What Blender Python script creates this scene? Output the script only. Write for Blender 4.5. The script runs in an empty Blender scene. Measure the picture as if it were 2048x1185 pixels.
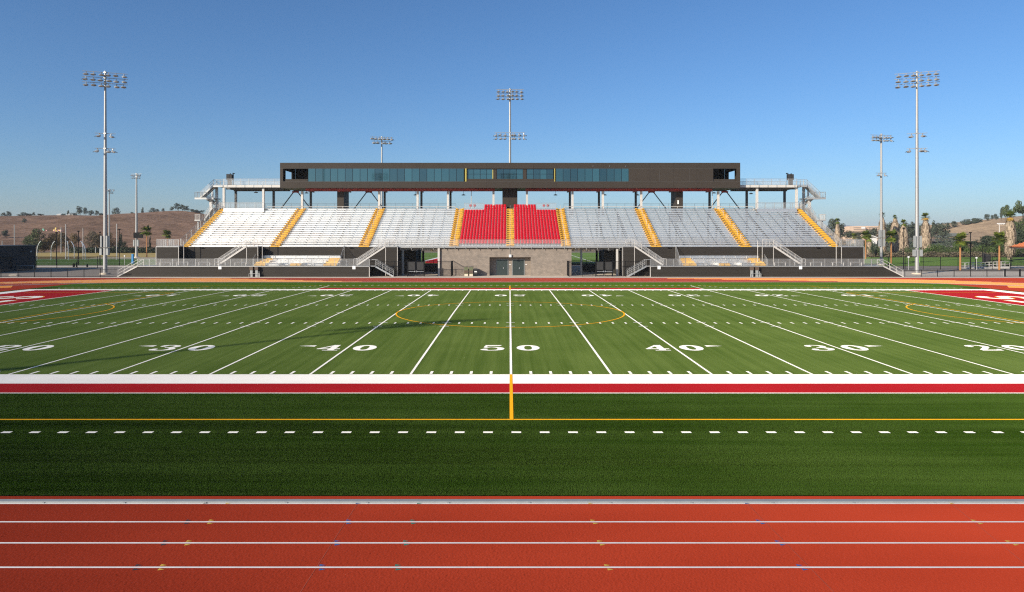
import bpy, math, random
from mathutils import Vector, Matrix
R = math.radians
S = bpy.context.scene
COL = S.collection
random.seed(7)

# ------------------------------------------------------------------ survey
# The camera stands 31.6 m before the near touchline, 6.3 m above it. F is its focal
# length in photo pixels; X_/Z_ turn a bearing read off the photo into metres at a known distance D.
F, CX, HY = 1388.6, 1018.7, 471.9
CAM = Vector((-0.075, 0.0, 6.316))
def X_(px, D): return (px - CX) * D / F + CAM.x
def Z_(py, D): return CAM.z - (py - HY) * D / F
NEAR, FAR, MID = 31.59, 80.36, 55.97          # touchlines and ridge of the football field
TURF0, TURF1 = 17.0, 94.95
ZT = -0.064                                    # level of track and aprons
def gz(y):                                     # the field is crowned along its long axis
    if TURF0 - .01 <= y <= TURF1 + .01:
        return 0.10 * (1 - abs(y - MID) / 24.38)
    return ZT

# ------------------------------------------------------------------ node helpers
def new_mat(name):
    m = bpy.data.materials.new(name); m.use_nodes = True
    nt = m.node_tree
    return m, nt, nt.nodes['Principled BSDF']
def N(nt, typ, **kw):
    n = nt.nodes.new(typ)
    for k, v in kw.items():
        if k in n.inputs.keys() and not hasattr(n, k): n.inputs[k].default_value = v
        else: setattr(n, k, v)
    return n
def L(nt, a, b): nt.links.new(a, b)
def setp(p, **kw):
    for k, v in kw.items():
        k = k.replace('_', ' ')
        if k in p.inputs: p.inputs[k].default_value = v
def pos_scaled(nt, sx, sy, sz, src='pos'):
    if src == 'pos':
        g = N(nt, 'ShaderNodeNewGeometry').outputs['Position']
    else:
        g = N(nt, 'ShaderNodeTexCoord').outputs['Object']
    mp = N(nt, 'ShaderNodeMapping'); mp.inputs['Scale'].default_value = (sx, sy, sz)
    L(nt, g, mp.inputs['Vector']); return mp.outputs['Vector']
def noise(nt, vec, scale, detail=4, rough=.6):
    n = N(nt, 'ShaderNodeTexNoise'); n.inputs['Scale'].default_value = scale
    n.inputs['Detail'].default_value = detail; n.inputs['Roughness'].default_value = rough
    L(nt, vec, n.inputs['Vector']); return n.outputs['Fac']
def ramp(nt, fac, c0, c1, p0=.3, p1=.7):
    r = N(nt, 'ShaderNodeValToRGB'); e = r.color_ramp.elements
    e[0].position, e[1].position = p0, p1
    e[0].color = (*c0, 1); e[1].color = (*c1, 1)
    L(nt, fac, r.inputs['Fac']); return r.outputs['Color']
def mixc(nt, fac, a, b, typ='MIX'):
    m = N(nt, 'ShaderNodeMix', data_type='RGBA', blend_type=typ)
    if isinstance(fac, float): m.inputs[0].default_value = fac
    else: L(nt, fac, m.inputs[0])
    for s, v in ((6, a), (7, b)):
        if isinstance(v, tuple): m.inputs[s].default_value = (*v, 1)
        else: L(nt, v, m.inputs[s])
    return m.outputs[2]
def bump(nt, p, h, strength, dist=.02):
    b = N(nt, 'ShaderNodeBump'); b.inputs['Strength'].default_value = strength; b.inputs['Distance'].default_value = dist
    L(nt, h, b.inputs['Height']); L(nt, b.outputs['Normal'], p.inputs['Normal'])
def noisy(name, c, var=.15, scale=3., rough=.7, metal=0., src='pos', st=(1, 1, 1), bmp=0., spec=.5, diffr=0.):
    m, nt, p = new_mat(name)
    v = pos_scaled(nt, *st, src=src)
    f = noise(nt, v, scale)
    L(nt, ramp(nt, f, tuple(x * (1 - var) for x in c), tuple(min(1, x * (1 + var)) for x in c)), p.inputs['Base Color'])
    setp(p, Roughness=rough, Metallic=metal, Specular_IOR_Level=spec, Diffuse_Roughness=diffr)
    if bmp: bump(nt, p, f, bmp)
    return m

# ------------------------------------------------------------------ materials
M = {}
def turf(name, a, b, alongx, lo=.55, hi=1.4):
    m, nt, p = new_mat(name)
    s = (0.05, 1.1, 1) if alongx else (2.6, 0.05, 1)
    f1 = noise(nt, pos_scaled(nt, *s), 1.0, 5, .65)
    f2 = noise(nt, pos_scaled(nt, 1, 1, 1), .16, 3)
    f3 = noise(nt, pos_scaled(nt, *((14, 38, 1) if alongx else (30, 12, 1))), 1.0, 4, .75)
    c = ramp(nt, f1, a, b, .38, .62)
    c = mixc(nt, .42, c, ramp(nt, f2, a, b, .35, .65))
    k = N(nt, 'ShaderNodeMapRange'); L(nt, f3, k.inputs['Value'])
    k.inputs['From Min'].default_value = .25; k.inputs['From Max'].default_value = .75
    k.inputs['To Min'].default_value = lo; k.inputs['To Max'].default_value = hi
    c = mixc(nt, 1., c, k.outputs['Result'], 'MULTIPLY')
    L(nt, c, p.inputs['Base Color'])
    setp(p, Roughness=.9, Specular_IOR_Level=.02, Diffuse_Roughness=1.)
    bump(nt, p, f3, .6, .03)
    return m
M['turf'] = turf('playing turf', (.054, .088, .014), (.094, .134, .029), False)
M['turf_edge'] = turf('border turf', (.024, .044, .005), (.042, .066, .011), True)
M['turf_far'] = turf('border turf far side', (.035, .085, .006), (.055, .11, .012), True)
M['turf_back'] = turf('practice turf', (.055, .10, .022), (.085, .135, .034), True)
def fibre_paint(name, c, v=.12):
    m, nt, p = new_mat(name)
    f = noise(nt, pos_scaled(nt, 6, 16, 1), 1.2, 5, .7)
    f2 = noise(nt, pos_scaled(nt, .25, .5, 1), 1.0, 3)
    cc = ramp(nt, f, tuple(x * (1 - v) for x in c), tuple(min(1, x * (1 + v)) for x in c))
    cc = mixc(nt, .4, cc, ramp(nt, f2, tuple(x * (1 - v) for x in c), tuple(min(1, x * (1 + v)) for x in c)))
    L(nt, cc, p.inputs['Base Color']); setp(p, Roughness=.9, Specular_IOR_Level=.02, Diffuse_Roughness=1.)
    bump(nt, p, f, .35, .02)
    return m
M['white_fibre'] = fibre_paint('white turf fibre', (.71, .68, .62), .13)
M['red_fibre'] = fibre_paint('red turf fibre', (.285, .010, .013), .2)
M['gold_fibre'] = fibre_paint('gold turf fibre', (.62, .30, .012), .1)
def track_mat(name, a, b):
    m, nt, p = new_mat(name)
    f = noise(nt, pos_scaled(nt, 26, 26, 1), 1.0, 5, .8)
    f2 = noise(nt, pos_scaled(nt, .10, .28, 1), 1.0, 4)
    c = mixc(nt, .5, ramp(nt, f, a, b, .3, .7), ramp(nt, f2, a, b, .3, .7))
    L(nt, c, p.inputs['Base Color']); setp(p, Roughness=.9, Specular_IOR_Level=.02, Diffuse_Roughness=1.)
    bump(nt, p, f, .5, .012)
    return m
M['track'] = track_mat('red track rubber', (.215, .023, .0098), (.335, .041, .018))
M['track_gold'] = track_mat('gold track rubber', (.60, .215, .045), (.72, .29, .075))
M['track_line'] = noisy('white lane paint', (.84, .80, .73), .08, 6, .7)
M['mark_yellow'] = noisy('yellow lane mark', (.66, .42, .05), .06)
M['mark_blue'] = noisy('blue lane mark', (.03, .11, .30), .06)
M['mark_green'] = noisy('green lane mark', (.02, .20, .13), .06)
M['mark_black'] = noisy('black lane mark', (.03, .03, .03), .06)
M['concrete'] = noisy('pale concrete', (.62, .53, .41), .12, .8, .85, bmp=.05)
M['asphalt'] = noisy('grey asphalt', (.26, .215, .165), .18, .5, .9)
M['dry_ground'] = noisy('dry ground', (.19, .14, .085), .3, .06, .95)
M['tan_grass'] = noisy('tan grass', (.37, .26, .06), .25, .3, .95)
def siding(name, c):
    m, nt, p = new_mat(name)
    v = pos_scaled(nt, 1, 1, 1)
    sx = N(nt, 'ShaderNodeSeparateXYZ'); L(nt, v, sx.inputs[0])
    mod = N(nt, 'ShaderNodeMath', operation='MODULO'); L(nt, sx.outputs['Z'], mod.inputs[0]); mod.inputs[1].default_value = .20
    lt = N(nt, 'ShaderNodeMath', operation='LESS_THAN'); L(nt, mod.outputs[0], lt.inputs[0]); lt.inputs[1].default_value = .026
    sn = N(nt, 'ShaderNodeMath', operation='SNAP'); L(nt, sx.outputs['X'], sn.inputs[0]); sn.inputs[1].default_value = 7.3
    wn = N(nt, 'ShaderNodeTexWhiteNoise', noise_dimensions='1D'); L(nt, sn.outputs[0], wn.inputs['W'])
    c1 = ramp(nt, wn.outputs['Value'], tuple(x * .88 for x in c), tuple(x * 1.12 for x in c), 0, 1)
    f = noise(nt, pos_scaled(nt, .4, .4, 2), 1.5)
    c1 = mixc(nt, .35, c1, ramp(nt, f, tuple(x * .7 for x in c), tuple(x * 1.25 for x in c)))
    c1 = mixc(nt, lt.outputs[0], c1, tuple(x * .45 for x in c))
    L(nt, c1, p.inputs['Base Color']); setp(p, Roughness=.6, Specular_IOR_Level=.12)
    return m
M['siding'] = siding('charcoal siding', (.038, .033, .0275))
def cmu():
    m, nt, p = new_mat('tan block masonry')
    g = N(nt, 'ShaderNodeNewGeometry'); sx = N(nt, 'ShaderNodeSeparateXYZ'); L(nt, g.outputs['Position'], sx.inputs[0])
    ad = N(nt, 'ShaderNodeMath', operation='ADD'); L(nt, sx.outputs['X'], ad.inputs[0]); L(nt, sx.outputs['Y'], ad.inputs[1])
    cb = N(nt, 'ShaderNodeCombineXYZ'); L(nt, ad.outputs[0], cb.inputs['X']); L(nt, sx.outputs['Z'], cb.inputs['Y'])
    b = N(nt, 'ShaderNodeTexBrick'); L(nt, cb.outputs[0], b.inputs['Vector'])
    b.inputs['Color1'].default_value = (.285, .236, .19, 1); b.inputs['Color2'].default_value = (.228, .19, .154, 1)
    b.inputs['Mortar'].default_value = (.165, .14, .115, 1); b.inputs['Scale'].default_value = 1
    b.inputs['Mortar Size'].default_value = .014; b.inputs['Brick Width'].default_value = .40; b.inputs['Row Height'].default_value = .20
    f = noise(nt, pos_scaled(nt, 1, 1, 1), 1.3)
    c = mixc(nt, 1., b.outputs['Color'], ramp(nt, f, (.85, .85, .85), (1.15, 1.12, 1.1)), 'MULTIPLY')
    L(nt, c, p.inputs['Base Color']); setp(p, Roughness=.85)
    bump(nt, p, b.outputs['Fac'], -.3, .01)
    return m
M['masonry'] = cmu()
M['aluminium'] = noisy('mill aluminium', (.86, .835, .79), .05, .8, .37, metal=.88, st=(.3, 1, 6))
M['galv'] = noisy('galvanised steel', (.42, .42, .405), .10, 1.5, .5, metal=.45)
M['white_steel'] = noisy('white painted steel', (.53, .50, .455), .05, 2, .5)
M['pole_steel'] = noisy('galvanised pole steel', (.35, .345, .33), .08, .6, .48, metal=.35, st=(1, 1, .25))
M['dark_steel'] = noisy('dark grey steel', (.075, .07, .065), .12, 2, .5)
M['yellow'] = noisy('safety yellow', (.68, .375, .03), .10, 2.5, .6)
M['red_plastic'] = noisy('red plastic', (.46, .004, .014), .06, 3, .42, spec=.3)
M['panel'] = None
def panels():
    m, nt, p = new_mat('bronze metal cladding')
    g = N(nt, 'ShaderNodeNewGeometry'); sx = N(nt, 'ShaderNodeSeparateXYZ'); L(nt, g.outputs['Position'], sx.inputs[0])
    mod = N(nt, 'ShaderNodeMath', operation='FLOORED_MODULO'); L(nt, sx.outputs['X'], mod.inputs[0]); mod.inputs[1].default_value = 4.2
    lt = N(nt, 'ShaderNodeMath', operation='LESS_THAN'); L(nt, mod.outputs[0], lt.inputs[0]); lt.inputs[1].default_value = .035
    sn = N(nt, 'ShaderNodeMath', operation='SNAP'); L(nt, sx.outputs['X'], sn.inputs[0]); sn.inputs[1].default_value = 4.2
    wn = N(nt, 'ShaderNodeTexWhiteNoise', noise_dimensions='1D'); L(nt, sn.outputs[0], wn.inputs['W'])
    c1 = ramp(nt, wn.outputs['Value'], (.045, .0365, .029), (.0505, .0415, .0335), 0, 1)
    f = noise(nt, pos_scaled(nt, .6, 1, .6), .7)
    c1 = mixc(nt, .4, c1, ramp(nt, f, (.042, .0345, .0275), (.053, .0435, .0355)))
    c1 = mixc(nt, lt.outputs[0], c1, (.028, .022, .018))
    L(nt, c1, p.inputs['Base Color']); setp(p, Roughness=.55, Specular_IOR_Level=.12)
    return m
M['panel'] = panels()
M['red_beam'] = noisy('oxide red steel', (.42, .045, .035), .1, 1, .5)
M['black'] = noisy('black coated metal', (.010, .010, .011), .2, 3, .7, spec=.1)
M['black_screen'] = noisy('black screen', (.028, .027, .026), .2, 3, .8)
M['door'] = noisy('dark green door', (.022, .034, .032), .08, 1, .5)
M['steel_bright'] = noisy('bright steel', (.7, .7, .68), .05, 3, .3, metal=.8)
M['interior'] = noisy('dark interior', (.020, .019, .018), .3, 1, .9)
M['sign_white'] = noisy('white sign face', (.72, .72, .70), .03)
M['pale_strip'] = noisy('pale yellow strip', (.38, .32, .07), .05)
def glass(name, base, ior, tint):
    m, nt, p = new_mat(name)
    f = N(nt, 'ShaderNodeObjectInfo').outputs['Random']
    L(nt, ramp(nt, f, tuple(x * .4 for x in base), tuple(x * 1.7 for x in base), 0, 1), p.inputs['Base Color'])
    setp(p, Roughness=.03, IOR=ior, Specular_Tint=(*tint, 1))
    b = N(nt, 'ShaderNodeBump'); b.inputs['Strength'].default_value = .02
    L(nt, noise(nt, pos_scaled(nt, .9, .9, .5), 1., 1), b.inputs['Height']); L(nt, b.outputs['Normal'], p.inputs['Normal'])
    return m
M['glass'] = glass('tinted glass', (.012, .042, .050), 2.12, (.72, .95, 1.))
def mesh_infill():
    m, nt, p = new_mat('fine wire mesh infill')
    setp(p, Base_Color=(.55, .55, .54, 1), Roughness=.5, Metallic=.2)
    t = N(nt, 'ShaderNodeBsdfTransparent'); mx = N(nt, 'ShaderNodeMixShader'); mx.inputs[0].default_value = .13
    L(nt, t.outputs[0], mx.inputs[1]); L(nt, p.outputs[0], mx.inputs[2])
    L(nt, mx.outputs[0], nt.nodes['Material Output'].inputs['Surface'])
    return m
M['infill'] = mesh_infill()
M['lens'] = noisy('lamp glass', (.5, .5, .48), .05, 3, .15)
M['tile'] = noisy('terracotta tile', (.50, .16, .06), .22, 4, .8)
M['blue_box'] = noisy('blue panel', (.03, .22, .48), .05)
M['bin_green'] = noisy('olive bin panel', (.11, .12, .06), .2, 4, .7)
M['brown'] = noisy('brown cover', (.10, .065, .045), .15, 3, .7)
M['utility_grey'] = noisy('grey utility metal', (.29, .30, .29), .08, 2, .5)
M['mulch'] = noisy('red mulch', (.20, .07, .035), .25, 2, .95)
M['bark'] = noisy('grey bark', (.12, .09, .065), .3, 4, .95)
M['palm_trunk'] = noisy('clean palm trunk', (.36, .165, .06), .25, 3, .9, st=(1, 1, 5))
M['skirt'] = noisy('dead palm thatch', (.35, .27, .185), .35, 2.5, .95, st=(1, 1, .6))
M['skirt_dark'] = noisy('old palm thatch', (.20, .15, .10), .35, 2.5, .95)
M['beige_wall'] = noisy('peach stucco', (.56, .40, .28), .08, .2, .9)
M['white_wall'] = noisy('white plaster', (.66, .64, .6), .05, .2, .9)
M['roof_red'] = noisy('dull red roof', (.28, .14, .09), .1, .3, .9)
M['win_dark'] = noisy('dark window', (.05, .06, .07), .1, 1, .2)
def leafy(name, a, b, trans=.15):
    m, nt, p = new_mat(name)
    f = noise(nt, pos_scaled(nt, 1, 1, 1), .9, 3)
    L(nt, ramp(nt, f, a, b, .3, .7), p.inputs['Base Color'])
    setp(p, Roughness=.7, Specular_IOR_Level=.25)
    return m
M['leaf'] = leafy('olive green leaves', (.040, .058, .020), (.082, .108, .038))
M['leaf_dark'] = leafy('dark green leaves', (.022, .034, .018), (.045, .06, .03))
M['leaf_rust'] = leafy('rusty brown leaves', (.085, .062, .022), (.15, .098, .038))
M['leaf_fresh'] = leafy('fresh green leaves', (.045, .078, .016), (.085, .125, .03))
M['leaf_hill'] = leafy('grey green leaves', (.045, .058, .040), (.08, .096, .06))
M['palm_leaf'] = leafy('palm leaves', (.07, .10, .012), (.15, .18, .025))
M['palm_leaf_dark'] = leafy('darker palm leaves', (.035, .06, .012), (.075, .105, .02))  # darker leaf tone mixed at random through the palm crowns
M['palm_yellow'] = leafy('yellowing palm leaves', (.30, .19, .03), (.42, .25, .05))
M['brush'] = leafy('grey brown brush', (.10, .085, .055), (.16, .13, .08))
def hill_mat(name, a, b, g):
    m, nt, p = new_mat(name)
    f = noise(nt, pos_scaled(nt, 1, 1, 2.5), .035, 6, .65)
    f2 = noise(nt, pos_scaled(nt, 1, .5, 1), .22, 6, .7)
    f3 = noise(nt, pos_scaled(nt, 1, .35, 3), .6, 5, .75)
    c = mixc(nt, .5, ramp(nt, f, a, b, .42, .58), ramp(nt, f2, a, b, .40, .60))
    c = mixc(nt, 1., c, ramp(nt, f3, (.62, .62, .62), (1.32, 1.32, 1.32), .34, .66), 'MULTIPLY')
    k = N(nt, 'ShaderNodeMath', operation='GREATER_THAN'); k.inputs[1].default_value = .69; L(nt, f2, k.inputs[0])
    c = mixc(nt, k.outputs[0], c, g)
    L(nt, c, p.inputs['Base Color']); setp(p, Roughness=.95, Specular_IOR_Level=.1, Diffuse_Roughness=1.)
    bump(nt, p, f3, .5, .6)
    return m
M['hill'] = hill_mat('dry hill grass', (.14, .078, .043), (.275, .162, .10), (.10, .075, .04))
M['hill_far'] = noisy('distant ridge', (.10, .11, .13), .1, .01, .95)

# ------------------------------------------------------------------ mesh builder
class MB:
    def __init__(s): s.v = []; s.f = []; s.m = []; s.sm = []
    def add(s, vs, fs, m=0, smooth=False):
        o = len(s.v); s.v += [tuple(p) for p in vs]
        for f in fs: s.f.append([o + i for i in f]); s.m.append(m); s.sm.append(smooth)
        return s
    def box(s, x0, x1, y0, y1, z0, z1, m=0):
        return s.add([(x0, y0, z0), (x1, y0, z0), (x1, y1, z0), (x0, y1, z0), (x0, y0, z1), (x1, y0, z1), (x1, y1, z1), (x0, y1, z1)],
                     [(0, 3, 2, 1), (4, 5, 6, 7), (0, 1, 5, 4), (1, 2, 6, 5), (2, 3, 7, 6), (3, 0, 4, 7)], m)
    def obox(s, c, ux, uy, uz, m=0):                       # oriented box from half-axis vectors
        c, ux, uy, uz = map(Vector, (c, ux, uy, uz))
        vs = [c + a * ux + b * uy + d * uz for d in (-1, 1) for a, b in ((-1, -1), (1, -1), (1, 1), (-1, 1))]
        return s.add(vs, [(0, 3, 2, 1), (4, 5, 6, 7), (0, 1, 5, 4), (1, 2, 6, 5), (2, 3, 7, 6), (3, 0, 4, 7)], m)
    def bar(s, p, q, w, h, m=0):                           # rectangular bar from p to q
        p, q = Vector(p), Vector(q); d = (q - p); ln = d.length; d.normalize()
        up = Vector((0, 0, 1)) if abs(d.z) < .95 else Vector((0, 1, 0))
        sx = d.cross(up).normalized(); u = sx.cross(d)
        return s.obox((p + q) / 2, d * (ln / 2), sx * (w / 2), u * (h / 2), m)
    def tube(s, p, q, r0, r1=None, n=8, m=0, caps=True):
        r1 = r0 if r1 is None else r1
        p, q = Vector(p), Vector(q); d = (q - p).normalized()
        a = Vector((1, 0, 0)) if abs(d.x) < .9 else Vector((0, 1, 0))
        u = d.cross(a).normalized(); w = d.cross(u)
        vs = []
        for c, r in ((p, r0), (q, r1)):
            for i in range(n):
                t = 2 * math.pi * i / n; vs.append(c + (u * math.cos(t) + w * math.sin(t)) * r)
        s.add(vs, [(i, (i + 1) % n, n + (i + 1) % n, n + i) for i in range(n)], m, True)
        if caps: s.add(vs[:n], [tuple(range(n))[::-1]], m); s.add(vs[n:], [tuple(range(n))], m)
        return s
    def path(s, pts, r, n=6, m=0):
        for a, b in zip(pts, pts[1:]): s.tube(a, b, r, r, n, m)
        return s
    def prism(s, poly, d, m=0):                            # polygon (3-D points) pushed along vector d
        n = len(poly); d = Vector(d); a = [Vector(p) for p in poly]; b = [p + d for p in a]
        return s.add(a + b, [tuple(range(n))[::-1], tuple(range(n, 2 * n))] + [(i, (i + 1) % n, n + (i + 1) % n, n + i) for i in range(n)], m)
    def mesh(s, name, mats, off=(0, 0, 0)):
        me = bpy.data.meshes.new(name)
        me.from_pydata([(x - off[0], y - off[1], z - off[2]) for x, y, z in s.v], [], s.f)
        for mt in mats: me.materials.append(M[mt] if isinstance(mt, str) else mt)
        me.polygons.foreach_set('material_index', s.m); me.polygons.foreach_set('use_smooth', s.sm)
        me.update(); return me
    def build(s, name, mats, parent=None, at=None):
        if not isinstance(mats, (list, tuple)): mats = [mats]
        off = Vector((0, 0, 0)); q = parent
        while q: off += q.location; q = q.parent
        loc = Vector((0, 0, 0))
        if at is not None: loc = Vector(at) - off; off = Vector(at)
        o = bpy.data.objects.new(name, s.mesh(name, mats, off)); COL.objects.link(o); o.location = loc
        if parent: o.parent = parent
        return o
def tag(o, label, cat, group=None, kind=None):
    o['label'] = label; o['category'] = cat
    if group: o['group'] = group
    if kind: o['kind'] = kind
    return o
def thing(name, loc, label, cat, group=None):
    o = bpy.data.objects.new(name, None); COL.objects.link(o); o.location = loc; o.empty_display_size = .3
    return tag(o, label, cat, group)
def link(name, me, parent, loc=(0, 0, 0), rot=None, sc=None):
    o = bpy.data.objects.new(name, me); COL.objects.link(o); o.parent = parent; o.location = loc
    if rot: o.rotation_euler = rot
    if sc: o.scale = sc
    return o
def dup(root, loc, label, rot=None, sc=None):
    def cp(o, par):
        c = o.copy(); COL.objects.link(c); c.parent = par
        for ch in list(o.children): cp(ch, c)
        return c
    r = cp(root, None); r.location = loc; r['label'] = label
    if rot is not None: r.rotation_euler = (0, 0, rot)
    if sc is not None: r.scale = sc if not isinstance(sc, (int, float)) else (sc,) * 3
    return r
def structure(o): o['kind'] = 'structure'; return o
# ------------------------------------------------------------------ ground sheets
def clip(poly, y, keep_below):
    out = []
    for i, a in enumerate(poly):
        b = poly[(i + 1) % len(poly)]
        ia = (a[1] <= y) == keep_below; ib = (b[1] <= y) == keep_below
        if ia: out.append(a)
        if ia != ib:
            t = (y - a[1]) / (b[1] - a[1]); out.append((a[0] + t * (b[0] - a[0]), y))
    return out
def lay(mb, poly, dz=0., m=0):
    ys = [p[1] for p in poly]
    parts = [poly] if max(ys) <= MID or min(ys) >= MID else [clip(poly, MID, True), clip(poly, MID, False)]
    for q in parts:
        if len(q) < 3: continue
        a = sum(q[i][0] * q[(i + 1) % len(q)][1] - q[(i + 1) % len(q)][0] * q[i][1] for i in range(len(q)))
        if a < 0: q = q[::-1]
        mb.add([(x, y, gz(y) + dz) for x, y in q], [tuple(range(len(q)))], m)
def rect(mb, x0, x1, y0, y1, dz=0., m=0): lay(mb, [(x0, y0), (x1, y0), (x1, y1), (x0, y1)], dz, m)

def sheet(name, mat, x0, x1, y0, y1, z, label=None, nx=1, ny=1):
    mb = MB()
    for i in range(nx):
        for j in range(ny):
            a, b = x0 + (x1 - x0) * i / nx, x0 + (x1 - x0) * (i + 1) / nx
            c, d = y0 + (y1 - y0) * j / ny, y0 + (y1 - y0) * (j + 1) / ny
            mb.add([(a, c, z), (b, c, z), (b, d, z), (a, d, z)], [(0, 1, 2, 3)])
    o = mb.build(name, mat); structure(o)
    o['label'] = label or name; return o
sheet('ground', 'dry_ground', -7000, 7000, -300, 9000, -.30, 'flat dry ground reaching to the horizon')
# paved ground round the stadium
mb = MB()
def flatq(mb, x0, x1, y0, y1, z, m=0): mb.add([(x0, y0, z), (x1, y0, z), (x1, y1, z), (x0, y1, z)], [(0, 1, 2, 3)], m)
flatq(mb, -190, 190, -100, 150, -.12)
o = structure(mb.build('asphalt', 'asphalt')); o['label'] = 'grey asphalt apron round the stadium'
mb = MB(); flatq(mb, -61.5, 61.5, 104.9, 128, -.072)
flatq(mb, 61.5, 130, 104.9, 124, -.072); flatq(mb, -140, -61.5, 104.9, 106.9, -.072); flatq(mb, 130, 150, 104.9, 106.9, -.072)
o = structure(mb.build('concrete_apron', 'concrete')); o['label'] = 'pale concrete apron along the far edge of the track'

# track: two straights and two bends
HS_ = 42.2
RB = [39.27, 40.51] + [40.51 + 1.06 * k for k in range(1, 8)] + [49.0]
def tp(r, s, far=True):
    """point at radius r and distance s along the straight (0 = middle, + towards +X)"""
    sg = 1 if s > 0 else -1
    if abs(s) <= HS_: x, y = s, r
    else:
        a = (abs(s) - HS_) / 43.0; x, y = sg * (HS_ + r * math.sin(a)), r * math.cos(a)
    return (x, MID + (y if far else -y))
SMAX = HS_ + 43.0 * math.pi / 2
def svals(s0, s1, step=2.2):
    n = max(1, int(abs(s1 - s0) / step)); return [s0 + (s1 - s0) * i / n for i in range(n + 1)]
def band(mb, r0, r1, s0, s1, z, m=0, far=True):
    sv = [s for s in svals(s0, s1)]
    for a, b in zip(sv, sv[1:]):
        q = [tp(r0, a, far), tp(r0, b, far), tp(r1, b, far), tp(r1, a, far)]
        if not far: q = q[::-1]
        mb.add([(x, y, z) for x, y in q], [(0, 1, 2, 3)], m)
mb = MB()
for far in (True, False): band(mb, 38.96, 49.0, -SMAX, SMAX, ZT, 0, far)
for sg in (-1, 1): flatq(mb, min(sg * 44, sg * 140), max(sg * 44, sg * 140), 93.5, 104.91, ZT - .0045)
track = structure(mb.build('running_track', 'track')); track['label'] = 'red rubber running track round the field'
# D-shaped end areas inside the bends (follow the crown of the field)
mb = MB()
for sg in (-1, 1):
    for a, b in zip(svals(HS_, HS_ + 43.0 * math.pi), svals(HS_, HS_ + 43.0 * math.pi)[1:]):
        def q(s):
            t = (s - HS_) / 43.0; return (sg * (HS_ + 38.96 * math.sin(t)), MID + 38.96 * math.cos(t))
        lay(mb, [(sg * HS_, MID), q(a), q(b)], -.006)
o = mb.build('end_area', 'track', track)
mb = MB()
for sg in (-1, 1):
    ts = [i * math.pi / 60 for i in range(61)]
    for t0, t1 in zip(ts, ts[1:]):
        pts = [(sg * (HS_ + r * math.sin(t)), MID + r * math.cos(t)) for t in (t0, t1) for r in (34.3, 38.5)]
        if min(abs(p[0]) for p in pts) < 59.4: continue
        lay(mb, [pts[0], pts[1], pts[3], pts[2]], .004)
mb.build('gold_end_band', 'track_gold', track)
mb = MB()
for far in (True, False):
    for r in RB[1:9]: band(mb, r - .028, r + .028, -SMAX, SMAX, ZT + .0100, 0, far)
    band(mb, RB[9] - .1, RB[9] - .04, -SMAX, SMAX, ZT + .010, 0, far)
    band(mb, 39.43, 39.48, -SMAX, SMAX, ZT + .009, 0, far)
for x0 in (-33.0,):                                     # curved break line
    p = [tp(RB[9] - .1 - 1.06 * k, x0 + 6.0 * k ** .8) for k in range(9)]
    for a, b in zip(p, p[1:]):
        mb.add([(a[0], a[1], ZT + .014), (b[0], b[1], ZT + .014), (b[0] + .06, b[1], ZT + .014), (a[0] + .06, a[1], ZT + .014)], [(0, 1, 2, 3)])
mb.build('lane_lines', 'track_line', track)
mb = MB(); wm = MB()
for i in range(8):
    band(mb, RB[i] + .03, RB[i + 1] - .03, -HS_ - 13.9 - 3.0 * i, -HS_ + 21.7 - 3.0 * i, ZT + .005)
    band(mb, RB[i] + .03, RB[i + 1] - .03, HS_ + 7.5 - 3.75 * i, HS_ + 46 - 3.75 * i, ZT + .005)
    for j in range(6):
        s = -HS_ - 8 - 3.0 * i + 4.6 * j
        band(wm, RB[i] + .48, RB[i] + .56, s, s + .9, ZT + .010)
        s = HS_ + 12 - 3.75 * i + 5.2 * j
        band(wm, RB[i] + .48, RB[i] + .56, s, s + .35, ZT + .010)
mb.build('gold_exchange_zones', 'track_gold', track); wm.build('zone_ticks', 'track_line', track)
# relay and hurdle marks on the near lanes
LINE_D = [MID - r for r in (RB[0] + .06, RB[1], RB[2], RB[3])]
for nm, mt, cols in (('black_marks', 'mark_black', [(415, 376, 330, 275)]),
                     ('yellow_marks', 'mark_yellow', [(459, 422, 377, 325), (1179, 1189, 1203, 1218), (1897, 1955, 2025, 2115)]),
                     ('blue_marks', 'mark_blue', [(717, 698, 675, 645), (1490, 1522, 1561, 1605)]),
                     ('green_marks', 'mark_green', [(839, 827, 813, 797)])):
    mb = MB()
    for c in cols:
        for k, px in enumerate(c):
            D = LINE_D[k]; x = X_(px, D)
            tip = 1 if px > 1000 else -1
            for dy in ((-.045, -.125), (.045, .125)) if k else ((-.08, -.15),):
                e = .02 if dy[0] < 0 else -.02
                q = [(x - .06 + e, D + dy[0]), (x + .06 + e, D + (dy[0] + dy[1]) / 2), (x - .06 + e, D + dy[1])]
                if dy[1] < dy[0]: q = q[::-1]
                mb.add([(a, b, ZT + .0108) for a, b in q], [(0, 1, 2)])
    mb.build(nm, mt, track)
mb = MB()
for c in ((717, 600), (1490, 1668), (1897, 2120)):
    a, b = X_(c[0], LINE_D[0]), X_(c[1], 12.4)
    mb.add([(a, LINE_D[0], ZT + .0088), (b, 12.4, ZT + .0088), (b + .008, 12.4, ZT + .0088), (a + .008, LINE_D[0], ZT + .0088)], [(0, 1, 2, 3)])
mb.build('survey_lines', noisy('faint chalk line', (.46, .11, .06), .1), track)
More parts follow.
